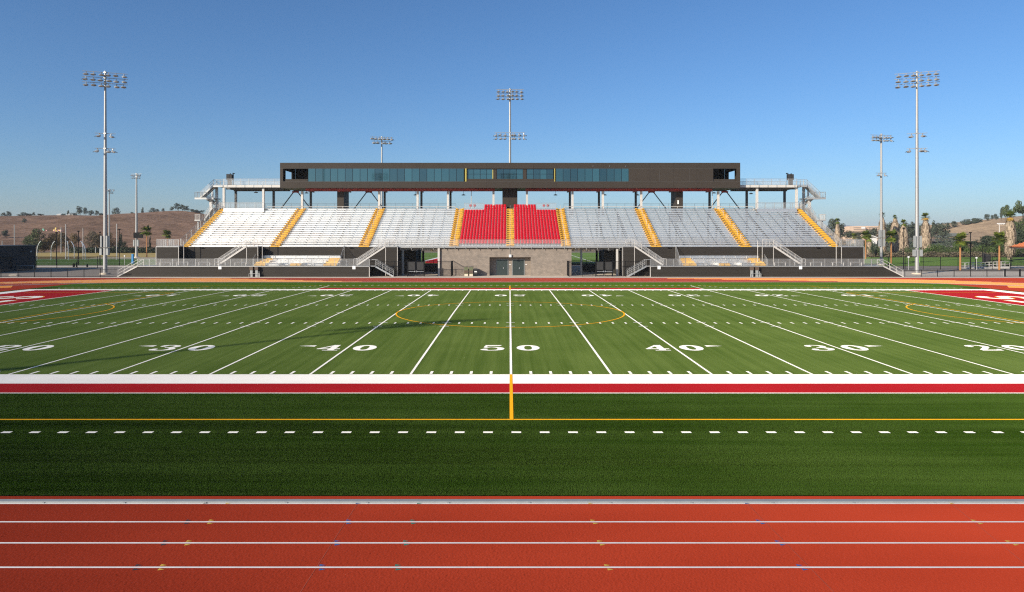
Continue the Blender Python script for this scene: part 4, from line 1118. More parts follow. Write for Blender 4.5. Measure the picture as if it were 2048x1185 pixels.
WL0, WL1 = xb(616), xb(930); WM0, WM1 = xb(933.6), xb(1108); WR0, WR1 = xb(1110.5), xb(1257.5)
LO0, LO1 = xb(566), xb(615); RO0, RO1 = xb(1426.5), xb(1473.5)
for a, b in ((PX0, LO0), (RO1, PX1), (WR1, RO0)): MB().box(a, b, YF + .002, YF + .25, ZW0 + .001, ZW1 - .001).build('wall_panel', 'panel', pb)
seam = MB()
for x in (xb(1319), xb(1379)): seam.box(x - .015, x + .015, YF - .004, YF + .001, ZW0, ZW1)
for z in (ZW1 + .0, ZW0 - .0): seam.box(PX0, PX1, YF - .003, YF - .0005, z - .012, z + .012)
seam.build('panel_seam', 'dark_steel', pb)
zp = zb(358.6)
mb = MB()
for a, b in ((LO0, LO1), (RO0, RO1)): mb.box(a + (.35 if a == LO0 else 0), b - (.35 if a == RO0 else 0), YF + .12, YF + .26, ZW0 + .001, zp)
mb.build('parapet', 'panel', pb)
# loggia rear walls and ends with an opening to the sky
mb = MB()
ly = YBK - .25
mb.box(PX0 + .16, LO1 - .1, ly, ly + .2, ZB_ + .36, ZT_ - .36); mb.box(RO0 + .1, PX1 - .16, ly, ly + .2, ZB_ + .36, ZT_ - .36)
mb.box(LO1 + .02, RO0 - .02, ly + .003, ly + .18, ZB_ + .36, ZT_ - .36)
mb.box(LO1 + .01, LO1 + .15, YF + .26, ly - .01, ZB_ + .36, ZT_ - .36); mb.box(RO0 - .15, RO0 - .01, YF + .26, ly - .01, ZB_ + .36, ZT_ - .36)
for a, b in ((PX0 + .005, PX0 + .15), (PX1 - .15, PX1 - .005)):
    mb.box(a, b, YF + .31, 127.5, ZB_ + .36, ZT_ - .36); mb.box(a, b, 131.3, ly - .01, ZB_ + .36, ZT_ - .36); mb.box(a, b, 127.502, 131.298, ZW1 - .12, ZT_ - .36)
mb.build('rear_wall', 'panel', pb)
mb = MB()
for x in (X_(605, 129), X_(1436, 129)): mb.box(x - .14, x + .14, 128.9, 129.2, ZB_ + .36, ZT_ - .36)
mb.build('loggia_post', 'panel', pb)
mb = MB(); mb.box(LO1 + .2, RO0 - .2, YF + 3.2, YF + 3.3, ZB_ + .36, ZT_ - .36); mb.build('inner_wall', 'interior', pb)
def ribbon(x0, x1, n, z0, z1, y, cross=None):
    w = (x1 - x0) / n
    for i in range(n):
        a, b = x0 + i * w, x0 + (i + 1) * w
        o = MB().box(a + .03, b - .03, y + .05, y + .08, z0 + .02, z1 - .02).build('window', 'glass', pb)
        fr = MB(); fr.box(a - .018, a + .029, y + .02, y + .09, z0, z1)
        if i == n - 1: fr.box(b - .029, b + .018, y + .02, y + .09, z0, z1)
        fr.box(a + .030, b - .030, y + .03, y + .09, z0, z0 + .019); fr.box(a + .030, b - .030, y + .03, y + .09, z1 - .019, z1)
        if cross: fr.box(a + .030, b - .030, y + .03, y + .049, cross - .025, cross + .025)
        fr.build('frame', 'black', o)
ribbon(WL0, WL1 - .2, 21, ZW0, ZW1, YF)
ribbon(WR0 + .1, WR1, 10, ZW0, ZW1, YF)
zs = zb(358.2)
for a, b in ((934.5, 986), (993.5, 1046), (1053.5, 1107)):
    ribbon(xb(a), xb(b), 4, zs, ZW1 - .06, YF + .30, zb(348.3))
mb = MB(); mb.box(WM0 + .02, WM1 - .02, YF + .10, YF + .42, ZW0 + .001, zs); mb.build('sill_panel', 'panel', pb)
mb = MB()
for a, b in ((986.3, 993), (1046.3, 1053)): mb.box(xb(a), xb(b), YF + .26, YF + .42, zs + .001, ZW1 - .001)
mb.build('pier', 'panel', pb)
mb = MB(); mb.box(xb(930), xb(933), YF - .03, YF + .3, ZW0, ZW1); mb.box(xb(1108.6), xb(1110.2), YF - .03, YF + .3, ZW0, ZW1); mb.build('window_edge_strip', 'pale_strip', pb)  # narrow pale yellow strips at the edges of the middle windows
mb = MB(); mb.box(xb(984.6), xb(986.6), YF + .27, YF + .33, zs + .05, ZW1 - .2); mb.build('pier_edge_strip', 'pale_strip', pb)
mb = MB()
for px in (1186, 1219, 1251.5): x = xb(px); mb.prism([(x - .07, YF - .12, zb(333.4)), (x + .07, YF - .12, zb(333.4)), (x, YF - .12, zb(331.8))], (0, .11, 0))
mb.build('roof_camera', 'steel_bright', pb)

# beams, columns, braces and shafts under the press box
zbm = Z_(383.2, YC)
RBX = [(611.5, 989.5, 'oxide red beam under the press box over the white bleachers'), (1051, 1424, 'oxide red beam under the press box over the grey bleachers')]
for a, b, lab in RBX:
    a, b = X_(a, YC), X_(b, YC)
    t = thing('steel_beam', ((a + b) / 2, YC, zbm), lab, 'beam', 'steel beams under the press box')
    mb = MB(); mb.box(a, b, YC - .02, YC + .02, zbm + .03, ZB_ - .002); mb.build('web', 'red_beam', t)
    mb = MB(); mb.box(a, b, YC - .16, YC + .16, zbm, zbm + .029); mb.build('flange', 'red_beam', t)
zrb = Z_(382.8, YRr)
for a, b, lab in ((PX0 + .1, PX1 - .1, 'long dark beam along the rear column line of the press box'),):
    mb = MB(); mb.box(a, b, YRr - .15, YRr + .15, zrb, ZB_ - .004); o = mb.build('steel_beam', 'dark_steel', None, at=((a + b) / 2, YRr, zrb)); tag(o, lab, 'beam', 'steel beams under the press box')
for x in (-37.3, -30.3, -23.4, -16.5, -11, 11, 16.6, 23.5, 30.4, 37.4):
    mb = MB(); mb.box(x - .12, x + .12, YC + .17, YRr - .16, zbm + .1, ZB_ - .006); o = mb.build('cross_beam', 'dark_steel', None, at=(x, YC + 2, zbm)); tag(o, 'dark cross beam between front and rear columns under the press box', 'beam', 'cross beams under the press box')
COLX = [(448, 'end column at the stair tower'), (527, 'column under the outer end of the walkway bridge'), (604.5, 'column at the loggia end'), (758.5, 'column by the brace nearest the middle'),
        (835.3, 'column in the long open bay'), (896, 'column next to the seat blocks'), (987, 'column beside the central shaft')]
cm = MB().box(-.19, .19, -.19, .19, TK(19) - 1.0, zbm - .002); cme = cm.mesh('steel_column', ['white_steel'])
rme = MB().box(-.19, .19, -.19, .19, TK(19) - 1.0, zrb - .002).mesh('steel_column', ['dark_steel'])  # rear columns coloured dark to stand for the shade under the press box
cme2 = MB().box(-.19, .19, -.19, .19, TK(19) - 1.0, Z_(376, YC)).mesh('steel_column', ['white_steel'])
for px, lab in COLX:
    for sg in (-1, 1):
        x = X_(px, YC) if sg < 0 else -X_(px, YC) + .17
        side = 'white bleacher' if sg < 0 else 'grey bleacher'
        o = bpy.data.objects.new('steel_column', cme2 if px < 540 else cme); COL.objects.link(o); o.location = (x, YC, 0)
        tag(o, f'pale front {lab}, {side} side', 'column', 'front columns of the press box')
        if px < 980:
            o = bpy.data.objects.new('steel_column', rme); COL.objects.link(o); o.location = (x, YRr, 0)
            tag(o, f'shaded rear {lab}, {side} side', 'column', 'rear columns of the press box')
for xm, lab in ((-40.8, 'outer one over the white bleachers'), (-26.85, 'inner one over the white bleachers'), (27.0, 'inner one over the grey bleachers'), (40.95, 'outer one over the grey bleachers')):
    t = thing('cross_brace', (xm, YRr, zrb), 'inverted V brace with red gusset under the press box, ' + lab, 'brace', 'inverted V braces')
    mb = MB(); mb.prism([(xm - .68, YRr - .2, zrb), (xm - .58, YRr - .2, zrb - .42), (xm - .2, YRr - .2, zrb - .3), (xm + .2, YRr - .2, zrb - .3), (xm + .58, YRr - .2, zrb - .42), (xm + .68, YRr - .2, zrb)], (0, .06, 0)); mb.build('gusset', 'red_beam', t)
    for s in (-1, 1):
        mb = MB(); mb.bar((xm + s * .5, YRr - .05, zrb - .3), (xm + s * 2.95, YRr - .05, TK(20) + .05), .16, .16); mb.build('strut', 'dark_steel', t)
for x0, x1, y0, y1, lab in ((X_(674.2, 127.6), X_(687.6, 127.6), 127.6, 131.6, 'bronze-clad lift shaft over the white bleachers'), (X_(1352, 127.6), X_(1366, 127.6), 127.6, 131.6, 'bronze-clad lift shaft over the grey bleachers'),
                            (X_(1004.8, 127.6), X_(1034.8, 127.6), 127.6, 131.5, 'wide bronze-clad central shaft behind the central aisle')):
    t = thing('lift_shaft', ((x0 + x1) / 2, y0, TK(19)), lab, 'shaft', 'shafts under the press box')
    mb = MB(); mb.box(x0, x1, y0, y1, TK(19) - 2, ZB_ - .01); mb.build('cladding', 'panel', t)
    mb = MB(); mb.box(x0 - .02, x1 + .02, y0 - .02, y0 - .001, TK(20) + .02, TK(20) + .12); mb.build('base_trim', 'dark_steel', t)
    if x0 > 20: mb = MB(); mb.box(x0 + .25, x0 + .5, y0 - .1, y0 - .005, TK(20) + .9, TK(20) + 1.6); mb.build('notice_box', 'sign_white', t)
# hanging lamps
lamp0 = None
HL = [(512, 385.8, 'under the walkway bridge at the hill end'), (613, 386.8, 'by the loggia end of the white bleachers'), (831, 390.8, 'in the bay over the white bleacher next to the red seats'), (927, 390.8, 'over the red seats toward the white bleachers'),
      (1111, 390.8, 'over the red seats toward the grey bleachers'), (1209.5, 390.8, 'in the bay over the grey bleacher next to the red seats'), (1275, 390.8, 'beside the column over the grey aisle'), (1428, 386.8, 'by the loggia end of the grey bleachers'), (1502, 388.2, 'under the walkway bridge at the palm end')]
for px, py, lab in HL:
    D = 128.5; x, z = X_(px, D), Z_(py, D); zt = ZB_ - z
    if lamp0 is None:
        lamp0 = t = thing('hanging_lamp', (x, D, z), 'dark round hanging lamp ' + lab, 'lamp', 'hanging lamps under the press box')
        mb = MB(); mb.tube((x, D, z + .06), (x, D, z + .16), .36, .12, 14); mb.tube((x, D, z - .04), (x, D, z + .06), .34, .36, 14); mb.build('shade', 'dark_steel', t)
        mb = MB(); mb.tube((x, D, z + .16), (x, D, ZB_ + .2 if False else z + 1.25), .025, .025); mb.build('rod', 'black', t)
    else: dup(lamp0, (x, D, z), 'dark round hanging lamp ' + lab)
for px, lab in ((942.6, 'thin pale pipe above the lone red seats, white bleacher side'), (1424.5, 'thin pale pipe by the loggia end, grey bleacher side')):
    x = X_(px, 127.2); mb = MB(); mb.tube((x, 127.2, TK(19)), (x, 127.2, ZB_ - .3), .055, .055); o = mb.build('drain_pipe', 'white_steel', None, at=(x, 127.2, TK(19))); tag(o, lab, 'pipe', 'pipes under the press box')

# ------------------------------------------------------------------ end bridges and stair towers
for sg in (-1, 1):
    e = end(sg); YW = 126.2
    m = lambda px, D=YW: X_(px, D) if sg < 0 else X_(2040.8 - px, D)
    xo, xi = m(447), (PX0 - .02 if sg < 0 else PX1 + .02)
    a, b = min(xo, xi), max(xo, xi); zd = Z_(370.3, YW); zu = Z_(375.3, YW)
    t = thing('walkway_bridge', ((a + b) / 2, YW, zu), f'elevated steel walkway bridging from press box to stair tower, {e} end', 'walkway', 'elevated walkways at the press box ends')
    mb = MB(); mb.box(a, b, YW, YW + .12, zu, zd); n = 8
    mb.build('edge_beam', 'white_steel', t)
    mb = MB(); mb.box(a, b, YW + .125, 131.5, zd - .16, zd - .02); mb.build('deck', 'galv', t)
    mb = MB(); mb.box(a + .1, b, YW + .9, YW + 1.1, zu - .32, zd - .17); mb.box(a + .1, b, 130.6, 130.8, zu - .42, zd - .17)
    for q in range(6): xx = a + .3 + (b - a - .6) * q / 5; mb.box(xx - .08, xx + .08, YW + 1.12, 130.58, zu - .25, zd - .17)
    mb.build('under_beam', 'dark_steel', t)
    mb = MB()
    for q in range(7): xx = a + (b - a) * (q + .35) / 6.6; mb.box(xx - .07, xx + .07, YW - .05, YW - .003, zu, zd + .03)
    mb.build('stiffener', 'galv', t)
    rail('guard_railing', [(a, YW + .03, zd), (b, YW + .03, zd)], 1.1, f'mesh railing along the front of the elevated walkway, {e} end', 'railings of the elevated walkways', 1.6)
    rail('guard_railing', [(a, 131.4, zd - .02), (b, 131.4, zd - .02)], 1.05, f'rear mesh railing of the elevated walkway, {e} end', 'railings of the elevated walkways', 2.4)
    # loudspeaker cabinet with camera mast
    xs = m(456.5); t = thing('loudspeaker', (xs, YW + .6, zd), f'black loudspeaker cabinet on the elevated walkway, {e} end', 'loudspeaker', 'loudspeakers on the elevated walkways')
    d = -sg
    mb = MB(); mb.prism([(xs - .52, YW + .4, zd + .95), (xs + .48, YW + .4, zd + .95), (xs + .48, YW + .4, Z_(348.5, YW)), (xs - .52, YW + .4, Z_(348.0, YW))], (0, .7, 0)); mb.box(xs - .03, xs + .03, YW + .37, YW + .399, zd + 1.0, zd + 1.95); mb.build('cabinet', 'black_screen', t)
    mb = MB(); mb.box(xs - .35, xs + .35, YW + .5, YW + 1.0, zd, zd + .95); mb.build('stand', 'dark_steel', t)
    mb = MB(); mb.tube((xs + d * .72, YW + .6, zd), (xs + d * .72, YW + .6, Z_(347, YW)), .05, .05); mb.box(xs + d * .72 - .14, xs + d * .72 + .2, YW + .4, YW + .7, Z_(347.5, YW), Z_(346, YW)); mb.tube((xs + .1, YW + .7, Z_(348.4, YW)), (xs + .1, YW + .7, Z_(346.6, YW)), .12, .1); mb.build('mast', 'black', t)
    # stair tower
    t = thing('stair_tower', (m(425, 128), 128, zu - 4), f'open steel stair tower with landing and flights beside the seating, {e} end', 'stair tower', 'stair towers of the stand')
    zl = Z_(396.2, 127.6); xl0, xl1 = m(391.5, 127.6), m(429, 127.6); l0, l1 = min(xl0, xl1), max(xl0, xl1)
    mb = MB(); mb.box(l0, l1, 127.2, 130.6, zl - .14, zl); mb.box(l0, l1, 127.12, 127.195, zl - .3, zl + .02); mb.build('landing', 'galv', t)
    x0, x1 = m(403, 128), m(430, 128)
    def flight(xa, za, xb_, zb_, y0, y1, n=12):
        mb = MB()
        for i in range(n):
            a_, b_ = xa + (xb_ - xa) * i / n, xa + (xb_ - xa) * (i + 1) / n; z = za + (zb_ - za) * (i + 1) / n
            mb.box(min(a_, b_), max(a_, b_), y0 + .04, y1 - .04, z - .05, z)
            mb.box(min(a_, b_), min(a_, b_) + .02, y0 + .05, y1 - .05, z - .2, z - .051)
        mb.build('flight', 'galv', t)
        for y in (y0, y1):
            mb = MB(); mb.bar((xa, y, za), (xb_, y, zb_), .05, .26); mb.build('stringer', 'galv', t)
            mb = MB()
            for h in (.55, 1.05): mb.tube((xa, y, za + h), (xb_, y, zb_ + h), .028, .028, 6)
            for i in range(4):
                q = i / 3; mb.tube((xa + (xb_ - xa) * q, y, za + (zb_ - za) * q), (xa + (xb_ - xa) * q, y, za + (zb_ - za) * q + 1.05), .026, .026, 6)
            mb.build('handrail', 'galv', t)
        mb = MB(); mb.prism([(xa, y0, za + .15), (xb_, y0, zb_ + .15), (xb_, y0, zb_ + 1.0), (xa, y0, za + 1.0)], (0, .01, 0)); mb.build('mesh_infill', 'infill', t)
    flight(x0, zl, x1, zd, 127.4, 128.9)
    x2 = m(445, 130); zl2 = TK(20) + .15
    flight(x0 + (x1 - x0) * .15, zl, x2, zl2 + .1, 129.1, 130.5)
    mb = MB(); c, d_ = sorted((m(430, 128), m(449, 128))); mb.box(c, d_, 127.3, 131.4, zd - .16, zd - .02); mb.box(c, d_, 127.2, 127.295, zd - .32, zd); mb.build('upper_landing', 'galv', t)
    # rails of the landings
    for pts, z in (([(xl0, 127.2), (xl1, 127.2)], zl), ([(xl0, 130.5), (xl0, 127.2)], zl), ([(m(430, 128), 127.3), (m(450, 128), 127.3)], zd), ([(m(428, 130), 131.3), (m(450, 130), 131.3)], zd)):
        mb = MB(); p, q = [Vector((*r, z)) for r in pts]
        for h in (.1, 1.05): mb.tube(p + Vector((0, 0, h)), q + Vector((0, 0, h)), .028, .028, 6)
        for i in range(4): r = p + (q - p) * i / 3; mb.tube(r, r + Vector((0, 0, 1.05)), .03, .03, 6)
        for i in range(18): r = p + (q - p) * (i + .5) / 18; mb.tube(r + Vector((0, 0, .1)), r + Vector((0, 0, 1.05)), .008, .008, 4, caps=False)
        mb.build('landing_rail', 'galv', t)
    for px, D, z0, z1, w in ((422, 128.2, G0, zl - .15, .22), (433.5, 129.0, G0, zd - .17, .2), (424.5, 131, zl, zd, .12)):
        x = m(px, D); mb = MB(); mb.box(x - w, x + w, D - w, D + w, z0, z1); mb.build('column', 'white_steel' if px == 422 else 'galv', t)
    # lower landing and flight outside the seating
    zl3 = Z_(441, 124); xa, xb_ = m(392, 124), m(403, 124); c, d_ = sorted((xa, xb_))
    mb = MB(); mb.box(c, d_, 123.4, 126.6, zl3 - .14, zl3); mb.build('landing', 'galv', t)
    mb = MB()
    for p, q in (((xa, 123.4, zl3), (xb_, 123.4, zl3)), ((xa, 126.5, zl3), (xa, 123.4, zl3))):
        p, q = Vector(p), Vector(q)
        for h in (.1, 1.05): mb.tube(p + Vector((0, 0, h)), q + Vector((0, 0, h)), .03, .03, 6)
        for i in range(7): r = p + (q - p) * i / 6; mb.tube(r, r + Vector((0, 0, 1.05)), .025, .025, 6)
    mb.build('landing_rail', 'white_steel', t)
    flight(xb_, zl3, m(424, 125), zl2, 125.1, 126.5, 14)
    for D in (123.8, 126.2):
        x = (xa + xb_) / 2; mb = MB(); mb.box(x - .1, x + .1, D - .1, D + .1, G0, zl3 - .14); mb.build('column', 'galv', t)
# ------------------------------------------------------------------ flood light towers
def flood_mesh():
    mb = MB(); n = 10
    rings = [(-.0, .14), (.12, .20), (.34, .36), (.42, .37)]
    vs = []
    for d, r in rings:
        for i in range(n):
            a = 2 * math.pi * i / n; vs.append((r * 1.15 * math.cos(a), -d, r * .52 * math.sin(a)))
    fs = [(k * n + i, k * n + (i + 1) % n, (k + 1) * n + (i + 1) % n, (k + 1) * n + i) for k in range(3) for i in range(n)]
    mb.add(vs, fs, 0, True); mb.add(vs[:n], [tuple(range(n))]); mb.add(vs[3 * n:], [tuple(range(n))[::-1]], 1)
    # visor: upper half of the rim drawn forward
    up = [i for i in range(0, n // 2 + 1)]
    v0 = [vs[3 * n + i] for i in up]; v1 = [(x * .95, y - .42, z * .9 + .02) for x, y, z in v0]
    mb.add(v0 + v1, [(i, i + 1, len(up) + i + 1, len(up) + i) for i in range(len(up) - 1)], 0, True)
    mb.add([(x, y, z + .012) for x, y, z in v0 + v1], [(i, len(up) + i, len(up) + i + 1, i + 1) for i in range(len(up) - 1)], 0, True)
    mb.box(-.05, .05, -.12, .0, .05, .42)
    return mb.mesh('floodlight', ['galv', 'lens'])
FLOOD = flood_mesh()
def tower(x, y, z0, ztop, rows, yaw, label, mids=(), r0=.33, r1=.16, boxes=None, fs=1.0, tilt=28, panel=None, footing=True):
    """rows: (drop below top, number of heads, arm length); yaw: bearing the lights face, 0 = towards the camera"""
    t = thing('light_tower', (x, y, z0), label, 'light tower', 'flood light towers')
    H = ztop - z0
    mb = MB(); k = 7
    for i in range(k):
        a, b = i / k, (i + 1) / k; ra, rb_ = r0 + (r1 - r0) * a, r0 + (r1 - r0) * b
        mb.tube((x, y, z0 + H * a), (x, y, z0 + H * b), ra, rb_, 14, 0, caps=(i == k - 1))
        if i: mb.tube((x, y, z0 + H * a - .08), (x, y, z0 + H * a + .08), ra + .015, ra + .015, 14, 0)
    mb.build('pole', 'pole_steel', t)
    if footing:
        mb = MB(); mb.tube((x, y, z0 - .25), (x, y, z0 + .22), r0 * 2.6, r0 * 2.4, 16); mb.build('footing', 'concrete', t)
    c, s = math.cos(yaw), math.sin(yaw)
    rnd = random.Random(int(x * 10) + 3)
    def arm(dz, n, ln, down=.36, rad=.045, sizes=1.0, fan=.55):
        mb = MB(); z = ztop - dz
        p, q = (x - c * ln / 2, y - s * ln / 2 - .0, z), (x + c * ln / 2, y + s * ln / 2, z)
        mb.tube(p, q, rad, rad, 6); mb.box(x - r1 - .05, x + r1 + .05, y - r1 - .05, y + r1 + .05, z - .09, z + .09); mb.build('crossarm', 'galv', t)
        for i in range(n):
            u = (i + .5) / n - .5 if n > 1 else 0
            uu = u * ln * (1.0 - .02)
            if abs(uu) < r1 + .3 * sizes: uu = math.copysign(r1 + .38 * sizes, uu if uu else 1)
            link('floodlight', FLOOD, t, (c * uu, s * uu, H - dz - down), (R(tilt + rnd.uniform(-6, 6)), 0, yaw + u * fan + rnd.uniform(-.25, .25)), (sizes,) * 3)
    for dz, n, ln in rows: arm(dz, n, ln, sizes=fs)
    for dz, n, ln in mids: arm(dz, n, ln, fan=2.2, sizes=fs)
    if boxes:
        for bz, bh, bw in boxes:
            for s_ in (-1, 1):
                mb = MB(); bx = x + s_ * (r0 + bw / 2 + .02); mb.box(bx - bw / 2, bx + bw / 2, y - .45, y + .1, bz, bz + bh); mb.build('ballast_box', 'utility_grey', t)
        mb = MB(); bz = boxes[0][0] + boxes[0][1] + .12; mb.box(x - 1.0, x + 1.0, y - .4, y - .34, bz, bz + .06); mb.build('bracket', 'dark_steel', t)
    if panel:
        mb = MB(); a, b, z1, z2 = panel; mb.box(a, b, y - .6, y - .3, z1, z2); mb.build('speaker_panel', 'black', t)
    return t
D1_ = 115.6
tower(X_(210.5, D1_), D1_, G0, Z_(142.5, D1_), [(.25, 6, 6.6), (1.15, 6, 6.6), (2.05, 6, 6.6)], R(22), 'tall flood light tower standing on the pavement at the brown hill end of the stand', [(10.4, 2, 3.0), (12.9, 3, 3.0)], boxes=[(3.1, 1.1, .36), (4.4, 1.9, .22)])
tower(X_(1834, D1_), D1_, G0, Z_(142.5, D1_), [(.25, 6, 6.6), (1.15, 6, 6.6), (2.05, 6, 6.6)], R(-22), 'tall flood light tower standing on the pavement before the skirted palms', [(10.4, 2, 3.0), (12.9, 3, 3.0)], boxes=[(2.9, 1.1, .36), (4.4, 1.9, .22)])
D = 135.0; tower(X_(1020, D), D, G0, Z_(177.5, D), [(.2, 6, 5.3), (.9, 6, 5.3), (1.6, 6, 5.3)], 0, 'flood light tower rising behind the middle of the press box with two sets of lamps', [(8.6, 7, 6.0), (9.3, 7, 6.0)], fs=.88)
D = 205.0; tower(X_(763.5, D), D, G0, Z_(273, D), [(.3, 6, 6.8), (1.5, 5, 5.8)], R(18), 'flood light tower showing above the press box roof left of its middle', fs=1.45, r0=.36, r1=.2)
D = 204.0; tower(X_(273, D), D, G0, Z_(347, D), [(.2, 5, 3.6), (.95, 4, 3.0)], R(-14), 'light pole with a dark speaker panel beside the two small palms', boxes=[(3.2, 1.9, .4)], fs=.8, r0=.36, r1=.2, panel=(X_(269, D), X_(287.5, D), Z_(476.5, D), Z_(465.5, D)))
D = 262.0; tower(X_(218.5, D), D, G0, Z_(378, D), [(.2, 4, 3.6), (1.1, 3, 3.0)], R(40), 'distant light pole half hidden by the tall tower at the hill end', fs=.9, r0=.3, r1=.16)
D = 150.0; tower(X_(1762.5, D), D, G0, Z_(268, D), [(.3, 6, 5.2), (1.0, 6, 5.2)], R(10), 'flood light tower with two rows of lamps between stand and tallest palm tower', [(8.5, 2, 2.6)], boxes=[(4.0, 1.7, .30), (5.9, 1.7, .24)], fs=.95, r0=.30, r1=.19)
# towers on the photographer's side: one throws its shadow over the field, two mirror in the windows
tower(-69.3, -9.6, G0, 34.5, [(.25, 6, 6.6), (1.15, 6, 6.6), (2.05, 6, 6.6)], R(200), 'tall flood light tower behind the camera whose long shadow crosses the field', [(10.4, 2, 3.0), (12.9, 3, 3.0)], boxes=[(3.1, 1.1, .45)])
tower(-57.7, -60, G0, 34.4, [(.25, 6, 7.4), (1.35, 6, 7.4), (2.4, 6, 7.4)], R(180), 'tall light tower far behind the camera reflected in the white side windows', fs=1.25)
tower(-.4, -60, G0, 34.4, [(.25, 6, 7.4), (1.35, 6, 7.4), (2.4, 6, 7.4)], R(180), 'tall light tower far behind the camera reflected in the middle windows', fs=1.25)

# ------------------------------------------------------------------ fences and small things at both ends
D = 106.6
picket_fence('track_fence', [(X_(36, D), D), (X_(234, D), D)], 1.28, 'low black picket fence along the track at the brown hill end', 'low black fences along the track', 2.38)
picket_fence('track_fence', [(X_(-60, D), D), (X_(2, D), D), (X_(16, D), D + .4)], 1.22, 'low black picket fence at the very edge beside the dark building', 'low black fences along the track', 2.38)
D = 108.0
picket_fence('track_fence', [(X_(1809.5, D), D), (X_(2007, D), D)], 1.05, 'low black picket fence along the track at the tall palm end', 'low black fences along the track', 2.4)
picket_fence('track_fence', [(X_(2010, D), D), (X_(2100, D), D)], 1.1, 'low black picket fence with thick posts by the tiled pavilion', 'low black fences along the track', 2.55, pw=.16)
picket_fence('boundary_fence', [(X_(73, 136), 136), (X_(236, 136), 136)], 2.35, 'tall black picket fence before the practice turf at the hill end', 'tall boundary fences', 3.6, gap=.14)
picket_fence('boundary_fence', [(X_(1742, 131), 131), (X_(2090, 131), 131)], 2.45, 'tall black picket fence before the practice turf at the palm end', 'tall boundary fences', 3.2, gap=.14)
picket_fence('boundary_fence', [(X_(1965, 146), 146), (X_(2080, 146), 146)], 4.2, 'high thin black fence behind the white ramp and the pavilion', 'tall boundary fences', 3.0, gap=.2)
# dark building at the hill end: what shows is its long side, turned away from the sun
t = thing('concession_building', (-89.4, 125, G0), 'low dark charcoal building with a black serving hatch at the edge of the pavement', 'building')
xs_, zt = -89.4, Z_(491.6, 131.0)
def DX(px): return (xs_ - CAM.x) * F / (px - CX)              # distance at which the side wall meets a bearing
h0_, h1_ = 118.4, DX(25)
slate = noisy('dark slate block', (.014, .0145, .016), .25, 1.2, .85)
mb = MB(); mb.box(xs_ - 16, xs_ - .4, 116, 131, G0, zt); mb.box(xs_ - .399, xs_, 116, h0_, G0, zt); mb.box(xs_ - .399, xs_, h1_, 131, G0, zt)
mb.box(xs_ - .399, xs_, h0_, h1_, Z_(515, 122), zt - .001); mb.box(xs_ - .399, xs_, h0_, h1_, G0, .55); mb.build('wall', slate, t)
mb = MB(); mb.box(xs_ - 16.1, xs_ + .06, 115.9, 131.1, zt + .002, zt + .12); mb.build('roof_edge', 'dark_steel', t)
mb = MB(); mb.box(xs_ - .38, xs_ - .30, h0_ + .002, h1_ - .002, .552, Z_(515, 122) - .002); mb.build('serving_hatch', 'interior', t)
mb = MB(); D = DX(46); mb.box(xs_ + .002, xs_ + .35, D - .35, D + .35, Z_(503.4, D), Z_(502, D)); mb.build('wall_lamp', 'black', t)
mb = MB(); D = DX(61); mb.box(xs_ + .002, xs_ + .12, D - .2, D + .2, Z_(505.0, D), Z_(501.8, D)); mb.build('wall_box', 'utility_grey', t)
mb = MB(); D = 126; mb.path([(X_(-30, D), D, Z_(533.2, D)), (X_(67.5, D), D, Z_(531.5, D)), (X_(67.5, D), D, G0)], .05); o = mb.build('pipe_rail', 'galv', None, at=(X_(67.5, D), D, G0)); tag(o, 'pale pipe rail in front of the dark building', 'railing')
mb = MB(); mb.box(X_(17, 112), X_(33, 112), 112, 112.8, G0, .0); o = mb.build('concrete_pad', 'concrete'); tag(o, 'small pale concrete pad by the fence gap', 'slab')
# thin lamp posts
lp0 = None
for px, py, D, lab in ((113, 466, 152, 'before the rusty bushes nearest the dark building'), (157, 463, 150, 'between the curved poles'), (200, 465, 150, 'beside the tall tower at the hill end'), (238.5, 460, 148, 'next to the distant light pole at the hill end'),
                       (1807.5, 457, 134, 'in front of a skirted palm trunk'), (1941, 466, 132, 'between the two clean-trunked palms')):
    x = X_(px, D); h = Z_(py, D) - G0
    if lp0 is None:
        lp0 = t = thing('lamp_post', (x, D, G0), 'thin dark lamp post ' + lab, 'lamp post', 'thin dark lamp posts')
        mb = MB(); mb.tube((x, D, G0), (x, D, G0 + h), .10, .07, 8); mb.build('pole', 'black', t)
        mb = MB(); mb.tube((x, D, G0 + h), (x, D, G0 + h + .12), .3, .22, 10); mb.tube((x, D, G0 + h - .1), (x, D, G0 + h), .12, .3, 10); mb.build('lamp_head', 'black', t); h0 = h
    else: dup(lp0, (x, D, G0), 'thin dark lamp post ' + lab, sc=(1, 1, h / h0))
